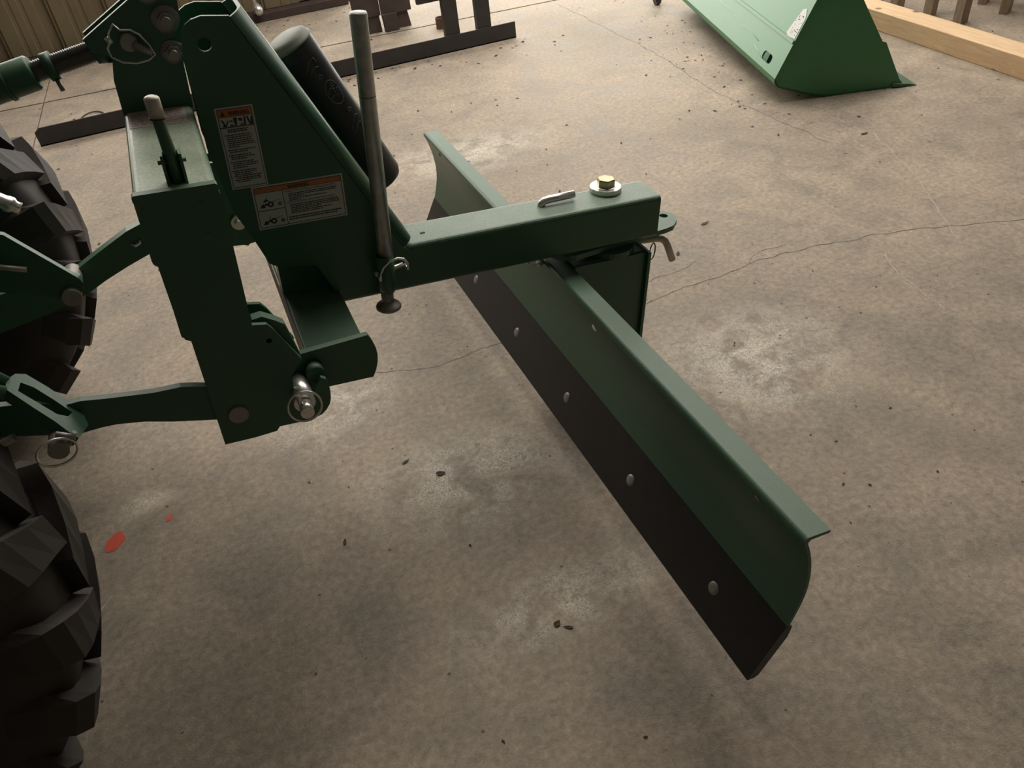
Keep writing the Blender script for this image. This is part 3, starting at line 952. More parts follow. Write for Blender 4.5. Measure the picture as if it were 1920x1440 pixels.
# ================================================================ quick hitch
qh = thing('quick_hitch', 'dark green quick hitch frame hooked to the front of the blade', 'quick hitch', MI)
CY = 0.530
col = [(-0.749, 0.805), (-0.742, 0.790), (-0.746, 0.770), (-0.746, 0.728), (-0.742, 0.585), (-0.739, 0.577), (-0.732, 0.573), (-0.728, 0.365), (-0.679, 0.364), (-0.643, 0.366), (-0.637, 0.374), (-0.600, 0.372),
       (-0.577, 0.373), (-0.565, 0.377), (-0.556, 0.385), (-0.549, 0.395), (-0.546, 0.405), (-0.5445, 0.420), (-0.545, 0.433)]
col += [(-0.548, 0.447), (-0.556, 0.452), (-0.560, 0.440), (-0.570, 0.424), (-0.583, 0.420), (-0.597, 0.428), (-0.602, 0.445), (-0.600, 0.470), (-0.580, 0.497), (-0.591, 0.519), (-0.613, 0.563), (-0.621, 0.574), (-0.642, 0.578), (-0.641, 0.79), (-0.644, 0.800), (-0.652, 0.805)]
for s in (-1, 1):
    yy = CY if s < 0 else 2 * YC - CY
    a, b = (yy, yy + 0.008) if s < 0 else (yy - 0.008, yy)
    m = MB(MI)
    m.prism([col, circ(-0.669, 0.787, 0.0040, 10), circ(-0.670, 0.741, 0.0040, 10), circ(-0.623, 0.544, 0.0045, 12)], 1, a, b)
    m.build('hook_plate', GREEN, qh)
    if s < 0:
        for zz in (0.787, 0.741):
            m = MB(MI); m.tube([(-0.6695, CY + 0.0065, zz), (-0.6695, CY + 0.0079, zz)], 0.0045, 10); m.build('hole_shade_disc', DBLACK, qh)  # black backing disc paints the shade inside the plate's hole
    # inner plate of the hook pair, shorter
    a2, b2 = (yy + 0.065, yy + 0.073) if s < 0 else (yy - 0.073, yy - 0.065)
    m = MB(MI)
    m.prism([[p for p in col if p[1] < 0.60] + []], 1, a2, b2)
    # column box behind the plate
    m2 = MB(MI)
    m2.box(-0.744, -0.643, min(a2, b), max(a2, b), 0.575, 0.79, 0.003)
    m2.build('column', GREEN, qh)
    m.build('hook_plate', GREEN, qh)
    # latch between the plates
    m = MB(MI)
    yl, yh_ = (yy + 0.012, yy + 0.030) if s < 0 else (yy - 0.030, yy - 0.012)
    m.prism([[(-0.650, 0.560), (-0.640, 0.580), (-0.625, 0.582), (-0.606, 0.570), (-0.594, 0.560), (-0.580, 0.500), (-0.600, 0.480), (-0.64, 0.50)]], 1, yl, yh_)
    m.build('latch', GREEN, qh)
    # lower link pin end, flush grey disc
    m = MB(MI)
    p0 = yy - 0.004 * (1 if s < 0 else -1)
    m.tube([(-0.695, p0, 0.420), (-0.695, p0 + (0.08 if s < 0 else -0.08), 0.420)], 0.0155, 28)
    m.build('lower_link_pin', PINM, qh, label='round grey pin end')
# cross bar: rounded box across the top
m = MB(MI)
m.prism([rrect(-0.751, -0.643, 0.70, 0.8045, 0.010)], 1, CY + 0.001, 2 * YC - CY - 0.001)
m.build('crossbar', GREEND, qh)
m = MB(MI); m.prism([rrect(-0.7515, -0.6425, 0.795, 0.8070, 0.004)], 1, CY - 0.001, CY + 0.012); m.build('end_lip', GREEN, qh)
# centre tower: two plates with spacer, bolts and the top pin
tw = [(-0.751, 0.800), (-0.750, 0.862), (-0.742, 0.897), (-0.768, 0.905), (-0.776, 0.926), (-0.697, 0.976), (-0.672, 1.06), (-0.628, 1.06), (-0.625, 1.00), (-0.628, 0.955), (-0.627, 0.933), (-0.636, 0.910), (-0.640, 0.874), (-0.642, 0.800)]
tw = [(p[0], p[1] - (0.005 if p[1] > 0.81 else 0)) for p in tw]
for yy in (0.888, 0.932):
    m = MB(MI); m.prism([tw], 1, yy, yy + 0.009); m.build('tower_plate', GREEN, qh)
m = MB(MI); m.box(-0.700, -0.650, 0.897, 0.932, 0.800, 0.850, 0.002); m.build('tower_spacer', GREEN, qh)
for (x, z, rr) in ((-0.651, 0.939, 0.021), (-0.652, 0.890, 0.0185), (-0.668, 0.981, 0.018)):
    m = MB(MI)
    m.lathe([(rr * 0.5, 0.0), (rr, 0.0), (rr + 0.0005, 0.001), (rr, 0.003), (rr * 0.5, 0.003)], (x, 0.888, z), (0, -1, 0), 28)
    m.tube([(x, 0.886, z), (x, 0.874, z)], 0.0125, 6, smooth=False)
    m.tube([(x, 0.877, z), (x, 0.863, z)], 0.0075, 16)
    m.build('tower_bolt', PINM, qh)
m = MB(MI); m.tube([(-0.712, 0.960, 0.913), (-0.712, 0.870, 0.913)], 0.0125, 20)
m.tube([(-0.705, 0.870, 0.910), (-0.682, 0.862, 0.897)], [0.007, 0.0045], 12)
tp_ = m.build('top_pin', PINM, qh)
m = MB(MI)
m.tube([(-0.737, 0.870, 0.930), (-0.727, 0.868, 0.943), (-0.720, 0.867, 0.934), (-0.705, 0.866, 0.933), (-0.694, 0.866, 0.925), (-0.684, 0.864, 0.910), (-0.679, 0.862, 0.895), (-0.690, 0.862, 0.888), (-0.708, 0.862, 0.885), (-0.728, 0.864, 0.888), (-0.742, 0.866, 0.897), (-0.744, 0.867, 0.909), (-0.738, 0.869, 0.920)], 0.0016, 8, closed=True)
m.tube([(-0.742, 0.870, 0.925), (-0.736, 0.870, 0.916)], 0.0042, 10)
m.build('linch_clip', ZINC, tp_)
# data sticker and release lever on the crossbar
m = MB(MI); m.box(-0.744, -0.656, 0.805, 0.882, 0.8045, 0.8050); st_ = m.build('data_sticker', STICK, qh, label='pale pink data sticker')
m = MB(MI)
for i in range(8):
    x = -0.740
    while x < -0.662:
        w = rng.uniform(0.003, 0.012)
        m.box(x, min(x + w, -0.662), 0.812 + i * 0.008, 0.8145 + i * 0.008, 0.8050, 0.8052)
        x += w + 0.0025
m.build('small_print', STICKP, st_)
ly = 0.560
m = MB(MI)
m.box(-0.7045, -0.7005, ly - 0.010, ly + 0.010, 0.79, 0.846, 0.0005)
m.box(-0.6815, -0.6775, ly - 0.010, ly + 0.010, 0.79, 0.846, 0.0005)
m.box(-0.7045, -0.6775, ly + 0.006, ly + 0.010, 0.795, 0.846, 0.0005)
m.tube([(-0.709, ly - 0.002, 0.835), (-0.673, ly - 0.002, 0.835)], 0.003, 10)
lev = m.build('release_lever', GREEN, qh)
m = MB(MI)
m.tube([(-0.691, ly, 0.805), (-0.691, ly, 0.846), (-0.693, ly + 0.0, 0.872), (-0.694, ly, 0.893), (-0.695, ly, 0.905)], [0.0085, 0.0085, 0.0078, 0.0078, 0.0078], 16)
m.build('lever_rod', GREEN, lev)
m = MB(MI)
m.tube([(-0.694, ly, 0.893), (-0.695, ly, 0.917), (-0.695, ly, 0.9195), (-0.695, ly, 0.921)], [0.0098, 0.0098, 0.008, 0.0045], 20)
m.build('grip', GRIP, lev)
m = MB(MI)
m.tube([(-0.694, ly, 0.8915), (-0.694, ly, 0.8935)], 0.0104, 20)
m.build('grip_ring', DBLACK, lev)

# ================================================================ tractor (only its rear shows)
tr = thing('tractor', 'tractor rear with chunky black tyres and green linkage, at left edge', 'tractor', Matrix.Translation((-0.88, 1.55, 0.0)))
TR, TXC = 0.508, -0.892


def tyre_prof(w, R):
    h = w / 2
    return [(R * 0.50, -h * 0.62), (R * 0.56, -h * 0.80), (R * 0.66, -h * 0.97), (R * 0.78, -h * 1.0), (R * 0.87, -h * 0.93), (R * 0.925, -h * 0.80), (R * 0.94, -h * 0.55), (R * 0.948, -h * 0.25), (R * 0.95, 0),
            (R * 0.948, h * 0.25), (R * 0.94, h * 0.55), (R * 0.925, h * 0.80), (R * 0.87, h * 0.93), (R * 0.78, h * 1.0), (R * 0.66, h * 0.97), (R * 0.56, h * 0.80), (R * 0.50, h * 0.62)]


def lug_mesh(m, R, w, side, th0, yc, xc):
    """one tread bar: starts at the crown, runs slanted to the shoulder and wraps down the side"""
    h = w / 2
    #        y/h     r_base   r_top   dtheta   half width (m)
    st = [(-0.06, 0.945, 1.000, 0.00, 0.028), (0.30, 0.944, 1.000, 0.055, 0.029), (0.68, 0.930, 0.996, 0.115, 0.034), (0.93, 0.900, 0.982, 0.155, 0.038), (1.05, 0.865, 0.935, 0.170, 0.038), (1.06, 0.79, 0.865, 0.175, 0.034), (1.005, 0.74, 0.765, 0.178, 0.030)]
    vs = []
    for (yy, rb, rt, dt, hw_) in st:
        th = th0 + dt
        yb = side * yy * h
        wrap = max(0, (yy - 0.93)) * 0
        yin = side * min(yy, 0.90 if rb < 0.93 else 0.98) * h
        for (rr, f, y_) in ((rb - 0.02, -1.45, yin), (rt, -1.12, yb), (rt, 1.12, yb), (rb - 0.02, 1.45, yin)):
            ang = th + f * hw_ / R
            vs.append((xc + rr * R * math.cos(ang), yc + y_, R + rr * R * math.sin(ang)))
    fs = []
    for i in range(len(st) - 1):
        for k in range(4):
            a = i * 4 + k; b = i * 4 + (k + 1) % 4
            fs.append([a, b, b + 4, a + 4])
    fs.append([0, 1, 2, 3]); e = (len(st) - 1) * 4
    fs.append([e, e + 1, e + 2, e + 3])
    m.add(vs, fs)


NL = 19
for (yc, wd, lab, ph_, sk) in ((2.135, 0.27, 'far tyre, behind the linkage', 0.02, 1), (0.965, 0.27, 'near tyre, at the lower left corner', 0.10, 1)):
    m = MB()
    m.lathe([(r_, y_) for (r_, y_) in tyre_prof(wd, TR)], (TXC, yc, TR), (0, 1, 0), 64)
    ty = m.build('tyre', RUB, tr, label=lab)
    for side in (-1, 1):
        for k in range(NL):
            m = MB()
            lug_mesh(m, TR, wd, side, 2 * PI * k / NL + ph_ + (PI / NL if side > 0 else 0), yc, TXC)
            m.build('tread_lug', RUB, ty)
    m = MB()
    m.lathe([(0.0001, -0.02), (0.10, -0.02), (0.11, -0.03), (0.19, -0.04), (0.215, -0.075), (0.255, -0.085), (0.262, -0.078), (0.24, 0.0), (0.262, 0.078), (0.255, 0.085), (0.235, 0.075)], (TXC, yc, TR), (0, 1, 0), 40)
    m.build('rim', GREEN, tr)
m = MB(); m.tube([(TXC, 1.0, TR), (TXC, 1.25, TR), (TXC, 1.38, TR), (TXC, 1.72, TR), (TXC, 1.85, TR), (TXC, 2.10, TR)], [0.07, 0.075, 0.13, 0.13, 0.075, 0.07], 24)
m.build('axle_housing', GREEN, tr)
m = MB(); m.box(-1.9, -0.78, 1.36, 1.74, 0.36, 0.86, 0.03, 3); m.build('transmission_case', GREEN, tr)  # unseen tractor body, put in to cast shade on the left
m = MB(); m.box(-1.35, -0.72, 0.82, 2.28, 1.02, 1.06, 0.012, 2); m.build('fender_deck', GREEN, tr)

# near lower link with its fork, pin and ring
topl = [(-1.30, 0.470), (-1.10, 0.520), (-1.01, 0.528), (-0.960, 0.520), (-0.927, 0.505), (-0.905, 0.506), (-0.871, 0.500), (-0.806, 0.491), (-0.767, 0.490), (-0.750, 0.486), (-0.734, 0.481), (-0.710, 0.468), (-0.685, 0.455), (-0.668, 0.44)]
botl = [(-0.668, 0.40), (-0.70, 0.404), (-0.738, 0.414), (-0.791, 0.428), (-0.833, 0.442), (-0.870, 0.449), (-0.892, 0.450), (-0.922, 0.448), (-0.96, 0.458), (-1.02, 0.475), (-1.10, 0.45), (-1.30, 0.40)]
m = MB(MI); m.prism([topl + botl], 1, 0.540, 0.552); m.build('lower_link', GREEN, tr)
m = MB(MI)
far_top = [(-1.30, 0.30), (-1.10, 0.335), (-0.99, 0.337), (-0.956, 0.362), (-0.90, 0.394), (-0.84, 0.427), (-0.807, 0.439), (-0.79, 0.445), (-0.70, 0.46), (-0.66, 0.44)]
far_bot = [(-0.66, 0.40), (-0.70, 0.385), (-0.75, 0.375), (-0.800, 0.366), (-0.86, 0.342), (-0.913, 0.318), (-0.95, 0.298), (-0.985, 0.284), (-1.05, 0.262), (-1.16, 0.236), (-1.30, 0.20)]
m.bm.free(); m = MB(MI)
m.prism([far_top + far_bot], 1, 1.285, 1.310); fl_ = m.build('lower_link', GREEN, tr)
m = MB(MI)
m.tube([(-0.838, 1.283, 0.396), (-0.830, 1.278, 0.392), (-0.820, 1.280, 0.396), (-0.817, 1.284, 0.402)], 0.003, 8)
m.build('eyelet', ZINC, fl_)
# fork of the near lift rod: slotted clevis leaning up and forward
m = MB(MI)
A_ = Vector((-0.918, 0.0, 0.493)); B_ = Vector((-0.990, 0.0, 0.565))
dx = (B_ - A_).normalized(); nz = Vector((0.707, 0, 0.707))
xf = Matrix(((dx.x, 0, nz.x, A_.x), (0, 1, 0, 0), (dx.z, 0, nz.z, A_.z), (0, 0, 0, 1)))
outl = [(0.086, 0.571), (0.072, 0.580), (0.04, 0.568), (0.007, 0.550), (-0.012, 0.536), (-0.020, 0.51), (-0.006, 0.470), (0.010, 0.478), (0.028, 0.490), (0.055, 0.503), (0.095, 0.524), (0.098, 0.545)]
slot = [(0.078, 0.554), (0.080, 0.531), (0.05, 0.519), (0.0255, 0.509), (0.010, 0.513), (0.004, 0.527), (0.03, 0.541), (0.06, 0.554)]
m.prism([outl, slot], 2, -0.012, 0.004, xf=xf)
m.build('lift_clevis', GREEN, tr)
m = MB(MI)
m.tube([(-0.985, 0.545, 0.560), (-1.06, 0.575, 0.63), (-1.20, 0.62, 0.78)], 0.010, 14)
m.tube([(-0.985, 0.520, 0.560), (-1.06, 0.52, 0.615), (-1.20, 0.52, 0.74)], 0.010, 14)
m.build('lift_rod', GREEN, tr)
m = MB(MI)
m.tube([(-0.938, 0.50, 0.488), (-0.938, 0.455, 0.488)], 0.014, 20)
m.tube([(-0.935, 0.466, 0.510), (-0.912, 0.462, 0.500)], 0.0045, 10)
m.tube([(-0.912, 0.467, 0.506), (-0.926, 0.470, 0.484)], 0.0035, 10)
lp = m.build('link_pin', PINM, tr)
m = MB(MI)
cc = Vector((-0.940, 0.455, 0.487))
m.tube([cc + Vector((0.0255 * math.cos(a), 0.006 * math.cos(a), 0.0225 * math.sin(a))) for a in [2 * PI * i / 28 for i in range(28)]], 0.0019, 8, closed=True)
m.build('linch_ring', ZINC, lp)
m = MB(MI); m.tube([(-1.06, 0.50, 0.475), (-0.993, 0.500, 0.498)], 0.006, 12); m.build('check_pin', PINM, tr)
# far stabiliser: slotted flat bar pair with round pin end
m = MB(MI)
m.prism([[(-0.951, 0.385), (-0.946, 0.372), (-0.952, 0.352), (-0.972, 0.338), (-1.00, 0.345), (-1.20, 0.425), (-1.20, 0.56), (-1.053, 0.508)]], 1, 1.185, 1.200)
sb = m.build('stabiliser_bar', GREEN, tr)
m = MB(MI)
m.prism([[(-0.952, 0.374), (-0.952, 0.366), (-1.20, 0.49), (-1.20, 0.50)]], 1, 1.215, 1.228)
m.build('stabiliser_edge', GREEN, sb)
m = MB(MI); m.tube([(-0.975, 1.30, 0.348), (-0.975, 1.170, 0.348)], 0.0195, 24); m.build('stabiliser_pin', PINM, tr)
m = MB(MI); m.tube([(-1.10, 1.17, 0.455), (-1.035, 1.17, 0.432)], 0.006, 10); m.build('stabiliser_bolt', PINM, tr)
# hydraulic coupler poking in from the left
m = MB(MI)
m.tube([(-1.12, 1.15, 0.675), (-1.055, 1.15, 0.617), (-1.048, 1.15, 0.611), (-1.020, 1.15, 0.588), (-1.017, 1.15, 0.585), (-1.010, 1.15, 0.580), (-1.006, 1.15, 0.576), (-0.998, 1.15, 0.570)], [0.019, 0.019, 0.014, 0.014, 0.016, 0.016, 0.012, 0.012], 18)
m.build('hydraulic_coupler', ZINC, tr)
# top link: barrel, lock nut, threaded rod, eye
ax0, ax1 = Vector((-0.757, 0.9145, 0.900)), Vector((-0.935, 0.9145, 0.858))
dl = (ax1 - ax0).normalized()
m = MB(MI)
m.tube([ax0 + dl * 0.105, ax0 + dl * 0.109, ax0 + dl * 0.32], [0.0235, 0.0265, 0.0265], 24)
m.tube([ax0 + dl * 0.146, ax0 + dl * 0.152], 0.029, 24)
tl = m.build('top_link', GREEN, tr)
m = MB(MI)
pts, rs = [], []
for i in range(64):
    pts.append(ax0 + dl * (-0.004 + i * 0.0018)); rs.append(0.0165 if i % 2 else 0.0145)
m.tube(pts, rs, 16)
m.build('threaded_rod', THREAD, tl)
m = MB(MI); m.tube([ax0 + dl * 0.073, ax0 + dl * 0.087], 0.0215, 24)
nt_ = m.build('lock_nut', GREEN, tl)
m = MB(MI)
for dz in (0.0,):
    p = ax0 + dl * 0.080
    m.tube([p + Vector((0.004, -0.012, -0.018)), p + Vector((0.008, -0.018, -0.034))], 0.0035, 8)
m.build('lock_tab', PINM, tl)
m = MB(MI)
m.tube([ax0 + dl * 0.012, ax0 - dl * 0.012], [0.020, 0.026], 16)
m.tube([Vector((-0.712, 0.895, 0.918)), Vector((-0.712, 0.934, 0.918))], 0.030, 24)
m.build('link_eye', GREEN, tl)

# ================================================================ background things
# loader bucket on the floor, top right
P0 = Vector((2.5014, 2.7163, 0.0))
av = Vector((0.2851, 0.9585, 0)); fv = Vector((0.9585, -0.2851, 0))
MBK = Matrix(((fv.x, av.x, 0, P0.x), (fv.y, av.y, 0, P0.y), (0, 0, 1, 0.0), (0, 0, 0, 1)))   # local: x forward, y along the bucket, z up
bk = thing('loader_bucket', 'bright green loader bucket resting on the floor at the far right', 'bucket', MBK)
side = [(0.0, 0.001), (-0.100, 0.030), (-0.211, 0.068), (-0.226, 0.080), (-0.234, 0.095), (-0.233, 0.110), (-0.093, 0.407), (-0.030, 0.545), (-0.010, 0.560), (0.005, 0.545), (0.106, 0.383), (0.221, 0.205), (0.238, 0.200), (0.330, 0.035), (0.357, 0.004), (0.18, 0.001)]
BL = 1.52
for y_ in (0.0, BL - 0.008):
    m = MB(MBK); m.prism([side], 1, y_, y_ + 0.008); m.build('side_plate', GREEN2, bk)
# back panel with a slot; local plane t (along), l (up the slope)
p0 = Vector((-0.233, 0, 0.110)); p1 = Vector((-0.030, 0, 0.545))
lv = (p1 - p0); LL = lv.length; lv.normalize(); nv = Vector((lv.z, 0, -lv.x))
if nv.x > 0: nv = -nv
XB = MBK @ Matrix(((0, lv.x, nv.x, p0.x), (1, 0, 0, 0), (0, lv.z, nv.z, p0.z), (0, 0, 0, 1)))
m = MB(XB)
so = [(-0.005, 0), (BL + 0.005, 0), (BL + 0.005, LL), (-0.005, LL)]
def capsule(x0, x1, y, r_):
    return arc(x1, y, r_, -90, 90, 6) + arc(x0, y, r_, 90, 270, 6)
m.prism([so, capsule(0.120, 0.185, 0.046, 0.019)], 2, -0.006, 0.002)
m.build('back_panel', GREEN2, bk)
m = MB(XB); m.box(-0.002, BL, 0.148, 0.163, 0.002, 0.007, 0.001); m.build('stiffener', GREEN2, bk)
m = MB(XB); m.box(0.09, 0.22, 0.01, 0.08, -0.045, -0.040); m.build('hook_pocket', GREEN, bk)
m = MB(XB)
m.tube([(0.30, 0.075, 0.0021), (0.42, 0.085, 0.0021), (0.52, 0.078, 0.0021), (0.66, 0.100, 0.0021), (0.80, 0.098, 0.0021), (0.98, 0.110, 0.0021)], 0.0016, 6)
m.tube([(0.20, 0.030, 0.0021), (0.32, 0.052, 0.0021)], 0.0012, 6)
m.build('scratch', SCUFFG, bk)
m = MB(MBK)
bp = [(-0.226, 0.080), (-0.211, 0.068), (-0.100, 0.030), (0.0, 0.001), (0.36, 0.001), (0.36, 0.007), (0.0, 0.008), (-0.098, 0.037), (-0.208, 0.075), (-0.220, 0.086), (-0.227, 0.110), (-0.234, 0.108), (-0.233, 0.095)]
m.prism([bp], 1, 0.0, BL); m.build('bottom_plate', GREEN2, bk)
m = MB(MBK); m.prism([[(0.300, 0.008), (0.300, 0.020), (0.375, 0.012), (0.410, 0.002), (0.36, 0.001)]], 1, -0.012, BL + 0.012); m.build('lip_edge', GREEN, bk)
m = MB(MBK); m.box(-0.03, 0.015, 0, BL, 0.545, 0.562, 0.003); m.build('top_rail', GREEN2, bk)
m = MB(XB); m.prism([[(0.006, 0.168), (0.075, 0.160), (0.098, 0.172), (0.060, 0.275), (0.030, 0.285), (0.004, 0.250)]], 2, 0.0025, 0.0032)
bs = m.build('sticker', WHITE, bk, label='white instruction sticker')
m = MB(XB)
r2 = random.Random(5)
for i in range(22):
    a_, b_2 = r2.uniform(0.012, 0.070), r2.uniform(0.172, 0.255)
    m.box(a_, a_ + r2.uniform(0.003, 0.010), b_2, b_2 + r2.uniform(0.002, 0.005), 0.0033, 0.0036)
m.build('small_print', DBLACK, bs)

# pine timber
m = MB()
an = 0.03
xf = Matrix.Translation((3.222, 1.2, 0.0)) @ Matrix.Rotation(-0.03, 4, 'Z')
m.f = xf
m.box(0, 0.140, 0, 3.4, 0.0, 0.089, 0.003)
tb_ = m.build('timber_beam', PINE)
tag(tb_, 'long pale pine timber lying on the floor behind the loader bucket', 'timber')

# weathered pallet standing on edge, behind the timber
pal = thing('wooden_pallet', 'weathered grey wooden pallet standing upright behind the pine timber', 'pallet', Matrix.Translation((3.65, 3.2, 0)))
for (x_, y_, a_) in ((3.595, 3.455, 0.0), (3.640, 3.270, 0.1), (3.655, 3.085, 0.0), (3.63, 3.64, 0.0)):
    m = MB(Matrix.Translation((x_, y_, 0)) @ Matrix.Rotation(0.35 + a_, 4, 'Z'))
    m.box(-0.045, 0.045, -0.012, 0.030, 0, 1.0, 0.002); m.build('slat', GREYW, pal)
for z_ in (0.35, 0.9):
    m = MB(); m.box(3.66, 3.70, 2.85, 3.72, z_, z_ + 0.09, 0.002); m.build('stringer', GREYW, pal)
pal2 = thing('wooden_pallet', 'second grey pallet farthest right, partly cut by the frame edge', 'pallet', Matrix.Translation((4.0, 3.0, 0)))
for (x_, y_) in ((3.945, 3.075), (4.08, 2.90), (4.00, 3.26), (4.05, 3.45)):
    m = MB(Matrix.Translation((x_, y_, 0)) @ Matrix.Rotation(0.5, 4, 'Z'))
    m.box(-0.04, 0.04, -0.012, 0.03, 0, 1.0, 0.002); m.build('slat', GREYW, pal2)
for z_ in (0.12, 0.9):
    m = MB(); m.box(4.07, 4.11, 2.85, 3.55, z_, z_ + 0.09, 0.002); m.build('stringer', GREYW, pal2)

# steel stand made of a flat base bar with posts
ss = thing('steel_stand', 'dark steel frame with a long flat bar on the floor and two upright posts', 'stand', Matrix.Translation((0.5, 4.45, 0)))
m = MB()
m.prism([[(-0.80, 0.0), (1.772, 0.0), (1.772, 0.088), (-0.775, 0.088), (-0.80, 0.07)]], 1, 4.444, 4.452); m.build('base_bar', DSTEEL, ss)
for (xa, xb) in ((1.361, 1.443), (1.550, 1.632)):
    m = MB(); m.box(xa, xb, 4.454, 4.50, 0.0, 1.1, 0.002); m.build('post', DSTEEL, ss)
m = MB(); m.box(1.235, 1.634, 4.503, 4.53, 0.262, 0.40, 0.002); m.build('cross_plate', DSTEEL, ss)
m = MB(); m.box(-0.80, 1.77, 4.444, 4.50, 0.0, 0.006); m.build('base_flange', DSTEEL, ss)

# brown steel stand with two wide feet
bs_ = thing('brown_rack', 'brown steel rack with two wide legs near the back wall', 'rack', Matrix.Translation((1.17, 5.16, 0)))
m = MB(); m.prism([[(1.085, 0.0), (1.163, 0.0), (1.158, 0.10), (1.040, 0.10), (1.052, 0.0)]], 1, 5.13, 5.17); m.build('foot', BSTEEL, bs_)
m = MB(); m.prism([[(1.178, 0.0), (1.262, 0.0), (1.262, 0.10), (1.172, 0.10)]], 1, 5.09, 5.13); m.build('foot', BSTEEL, bs_)
m = MB(); m.prism([[(1.262, 0.0), (1.352, 0.0), (1.338, 0.10), (1.262, 0.10)]], 1, 5.13, 5.17); m.build('foot', BSTEEL, bs_)
m = MB(); m.box(1.000, 1.169, 5.125, 5.14, 0.095, 0.9, 0.002); m.build('panel', BSTEEL, bs_)
m = MB(); m.box(1.171, 1.362, 5.115, 5.13, 0.095, 0.9, 0.002); m.build('panel', BSTEEL, bs_)
m = MB(); m.tube([(1.487, 4.935, 0.0), (1.487, 4.935, 0.062)], 0.034, 24, cap=False); m.tube([(1.487, 4.935, 0.062), (1.487, 4.935, 0.0)], 0.029, 24, cap=False)
m.lathe([(0.034, 0.062), (0.0355, 0.063), (0.029, 0.063)], (1.487, 4.935, 0), (0, 0, 1), 24); m.lathe([(0.0001, 0.004), (0.03, 0.004)], (1.487, 4.935, 0), (0, 0, 1), 24)
tag(m.build('pipe_stub', simple('rusty_pipe', (0.17, 0.095, 0.065), 0.7, 0, 0.2, 50)), 'short rusty pipe stub standing upright left of the steel posts', 'pipe')
# wire loop lying behind the bar
m = MB(); m.tube([(-0.555 + 0.062 * math.cos(a), 4.70 + 0.10 * math.sin(a), 0.003 + 0.003 * math.sin(a)) for a in [2 * PI * i / 30 for i in range(30)]], 0.0035, 6, closed=True)
tag(m.build('wire_loop', DSTEEL), 'thin wire loop on the floor behind the flat steel bar', 'wire')
# little wheel of something at the top edge
cw = thing('caster_wheel', 'small dark caster foot at the top edge, left of the bucket', 'caster', Matrix.Translation((2.70, 4.44, 0)))
m = MB(); m.tube([(2.690, 4.45, 0.026), (2.716, 4.45, 0.026)], 0.026, 20); m.build('wheel', DSTEEL, cw)
m = MB(); m.box(2.684, 2.688, 4.43, 4.47, 0.02, 0.10, 0.001); m.box(2.718, 2.722, 4.43, 4.47, 0.02, 0.10, 0.001); m.box(2.68, 2.726, 4.41, 4.49, 0.10, 0.106, 0.001); m.build('fork', DSTEEL, cw)
# bright chrome fitting on the wall
m = MB(); m.lathe([(0.0001, 0.05), (0.018, 0.047), (0.030, 0.03), (0.032, 0.0), (0.016, -0.03), (0.012, -0.06)], (0.535, 5.93, 0.095), (0.1, -0.7, -0.6), 20)
tag(m.build('chrome_fitting', ZINC), 'shiny chrome fitting low on the tan wall', 'fitting')

# ================================================================ litter on the floor: leaf bits and grit
def chips(n, area, smin, smax, mat, seed, label, z=0.0008, dens=None):
    r_ = random.Random(seed)
    m = MB()
    for i in range(n):
        if dens:
            x_, y_ = dens(r_)
        else:
            x_, y_ = r_.uniform(area[0], area[1]), r_.uniform(area[2], area[3])
        s_ = smin + (smax - smin) * r_.random() ** 2.5
        k = r_.randint(4, 6); a0 = r_.uniform(0, 6.28); el = r_.uniform(0.25, 0.8); ro = r_.uniform(0, PI)
        vs = []
        for j in range(k):
            a = a0 + 2 * PI * j / k
            u, v = s_ * math.cos(a) * r_.uniform(0.6, 1.2), s_ * el * math.sin(a) * r_.uniform(0.6, 1.2)
            vs.append((x_ + u * math.cos(ro) - v * math.sin(ro), y_ + u * math.sin(ro) + v * math.cos(ro), z + r_.uniform(0, s_ * 0.35)))
        vs.append((x_, y_, z + s_ * r_.uniform(0.1, 0.5)))
        m.add(vs, [[j, (j + 1) % k, k] for j in range(k)])
    o = m.build('floor_litter', mat, None, 'stuff')
    tag(o, label, 'litter')
    return o


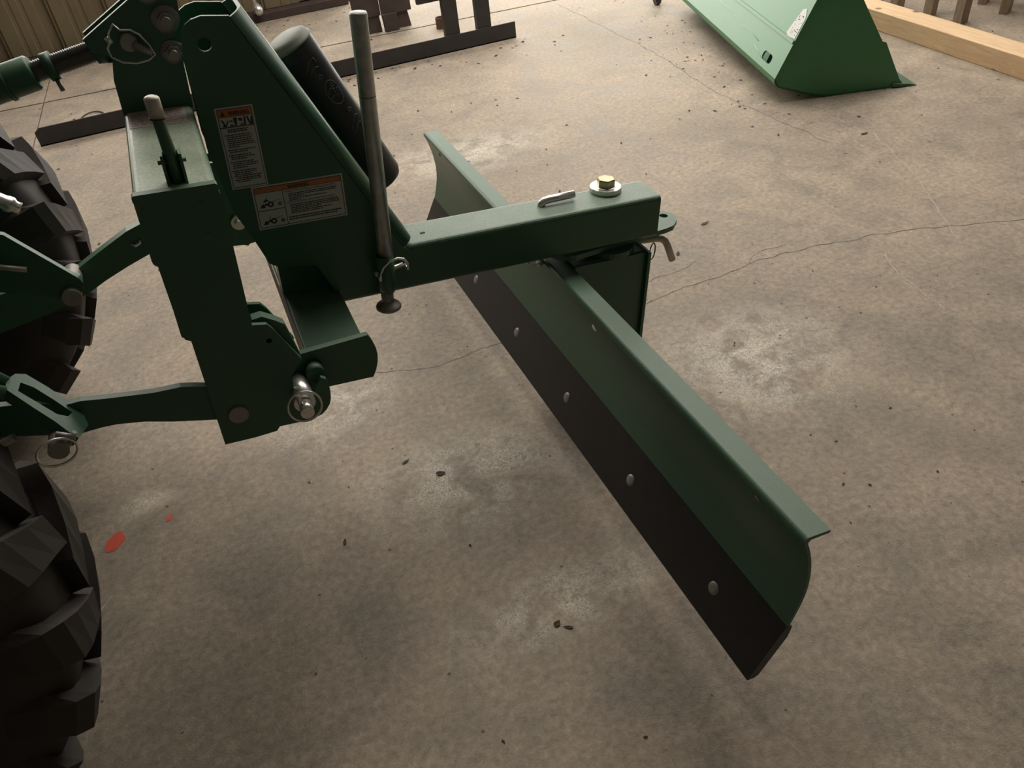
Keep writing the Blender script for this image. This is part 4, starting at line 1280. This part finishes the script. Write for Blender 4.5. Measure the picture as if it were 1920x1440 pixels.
chips(520, (-1.2, 4.2, 2.3, 5.8), 0.002, 0.012, LEAF, 11, 'dry brown leaf crumbs scattered over the far half of the floor')
chips(330, (-0.7, 3.0, 0.1, 2.6), 0.0010, 0.0055, LEAF, 12, 'fine dark grit scattered over the near half of the floor')
def nearb(r_):
    t_ = r_.random(); c_ = P0 + av * (t_ * 1.6) - fv * (0.25 + abs(r_.gauss(0, 0.18)))
    return c_.x, c_.y
chips(110, None, 0.003, 0.012, LEAF, 13, 'dry leaf crumbs gathered beside the green loader bucket', dens=nearb)
def alongbar(r_):
    return r_.uniform(0.6, 2.0), 4.40 - abs(r_.gauss(0, 0.12))
chips(60, None, 0.003, 0.014, LEAF, 14, 'dry leaf crumbs along the front of the flat steel bar', dens=alongbar)
def backw(r_):
    return r_.uniform(0.3, 2.2), 5.92 - abs(r_.gauss(0, 0.22))
chips(120, None, 0.004, 0.016, LEAF, 15, 'dry leaf crumbs gathered at the foot of the back wall', dens=backw)
chips(260, (-0.6, 2.6, 0.3, 2.8), 0.0008, 0.0030, PALE, 16, 'tiny pale grit sprinkled around the blade', z=0.0006)


def leaf(x_, y_, s_, ro, lab, el=0.4):
    m = MB(Matrix.Translation((x_, y_, 0.001)) @ Matrix.Rotation(ro, 4, 'Z'))
    ptsu = [(-1, 0), (-0.5, el), (0.1, el * 0.9), (0.6, el * 0.5), (1, 0), (0.6, -el * 0.5), (0.1, -el), (-0.5, -el * 0.8)]
    vs = [(s_ * a, s_ * b, s_ * (0.05 + 0.25 * abs(b) + 0.15 * a * a)) for a, b in ptsu] + [(0, 0, s_ * 0.06)]
    vs += [(v[0], v[1], v[2] - 0.0007) for v in vs]
    fs = [[j, (j + 1) % 8, 8] for j in range(8)] + [[(j + 1) % 8 + 9, j + 9, 17] for j in range(8)] + [[j, (j + 1) % 8, (j + 1) % 8 + 9, j + 9] for j in range(8)]
    m.add(vs, fs)
    return tag(m.build('dry_leaf', LEAF), lab, 'leaf')


leaf(0.318, 0.855, 0.009, 0.5, 'dark crumpled leaf piece on the pale worn patch in the foreground', 0.7)
leaf(0.334, 0.838, 0.011, 2.6, 'second dark leaf piece touching the crumpled one in the foreground', 0.3)
leaf(-0.02, 1.262, 0.009, 1.2, 'small dark crumb standing alone left of centre foreground')
leaf(1.452, 2.05, 0.020, 0.2, 'thin brown leaf just right of the bent tan pin', 0.25)
leaf(1.27, 1.93, 0.012, 0.9, 'curled brown leaf at the right edge of the blade post', 0.5)
leaf(2.37, 2.32, 0.018, 0.0, 'brown twig-like leaf alone in the open floor at right', 0.3)
leaf(0.18, 1.44, 0.012, 0.4, 'brown leaf sliver lying below the parking stand foot', 0.3)
leaf(0.245, 1.36, 0.013, -0.3, 'flat reddish leaf piece beside the pale worn patch', 0.5)
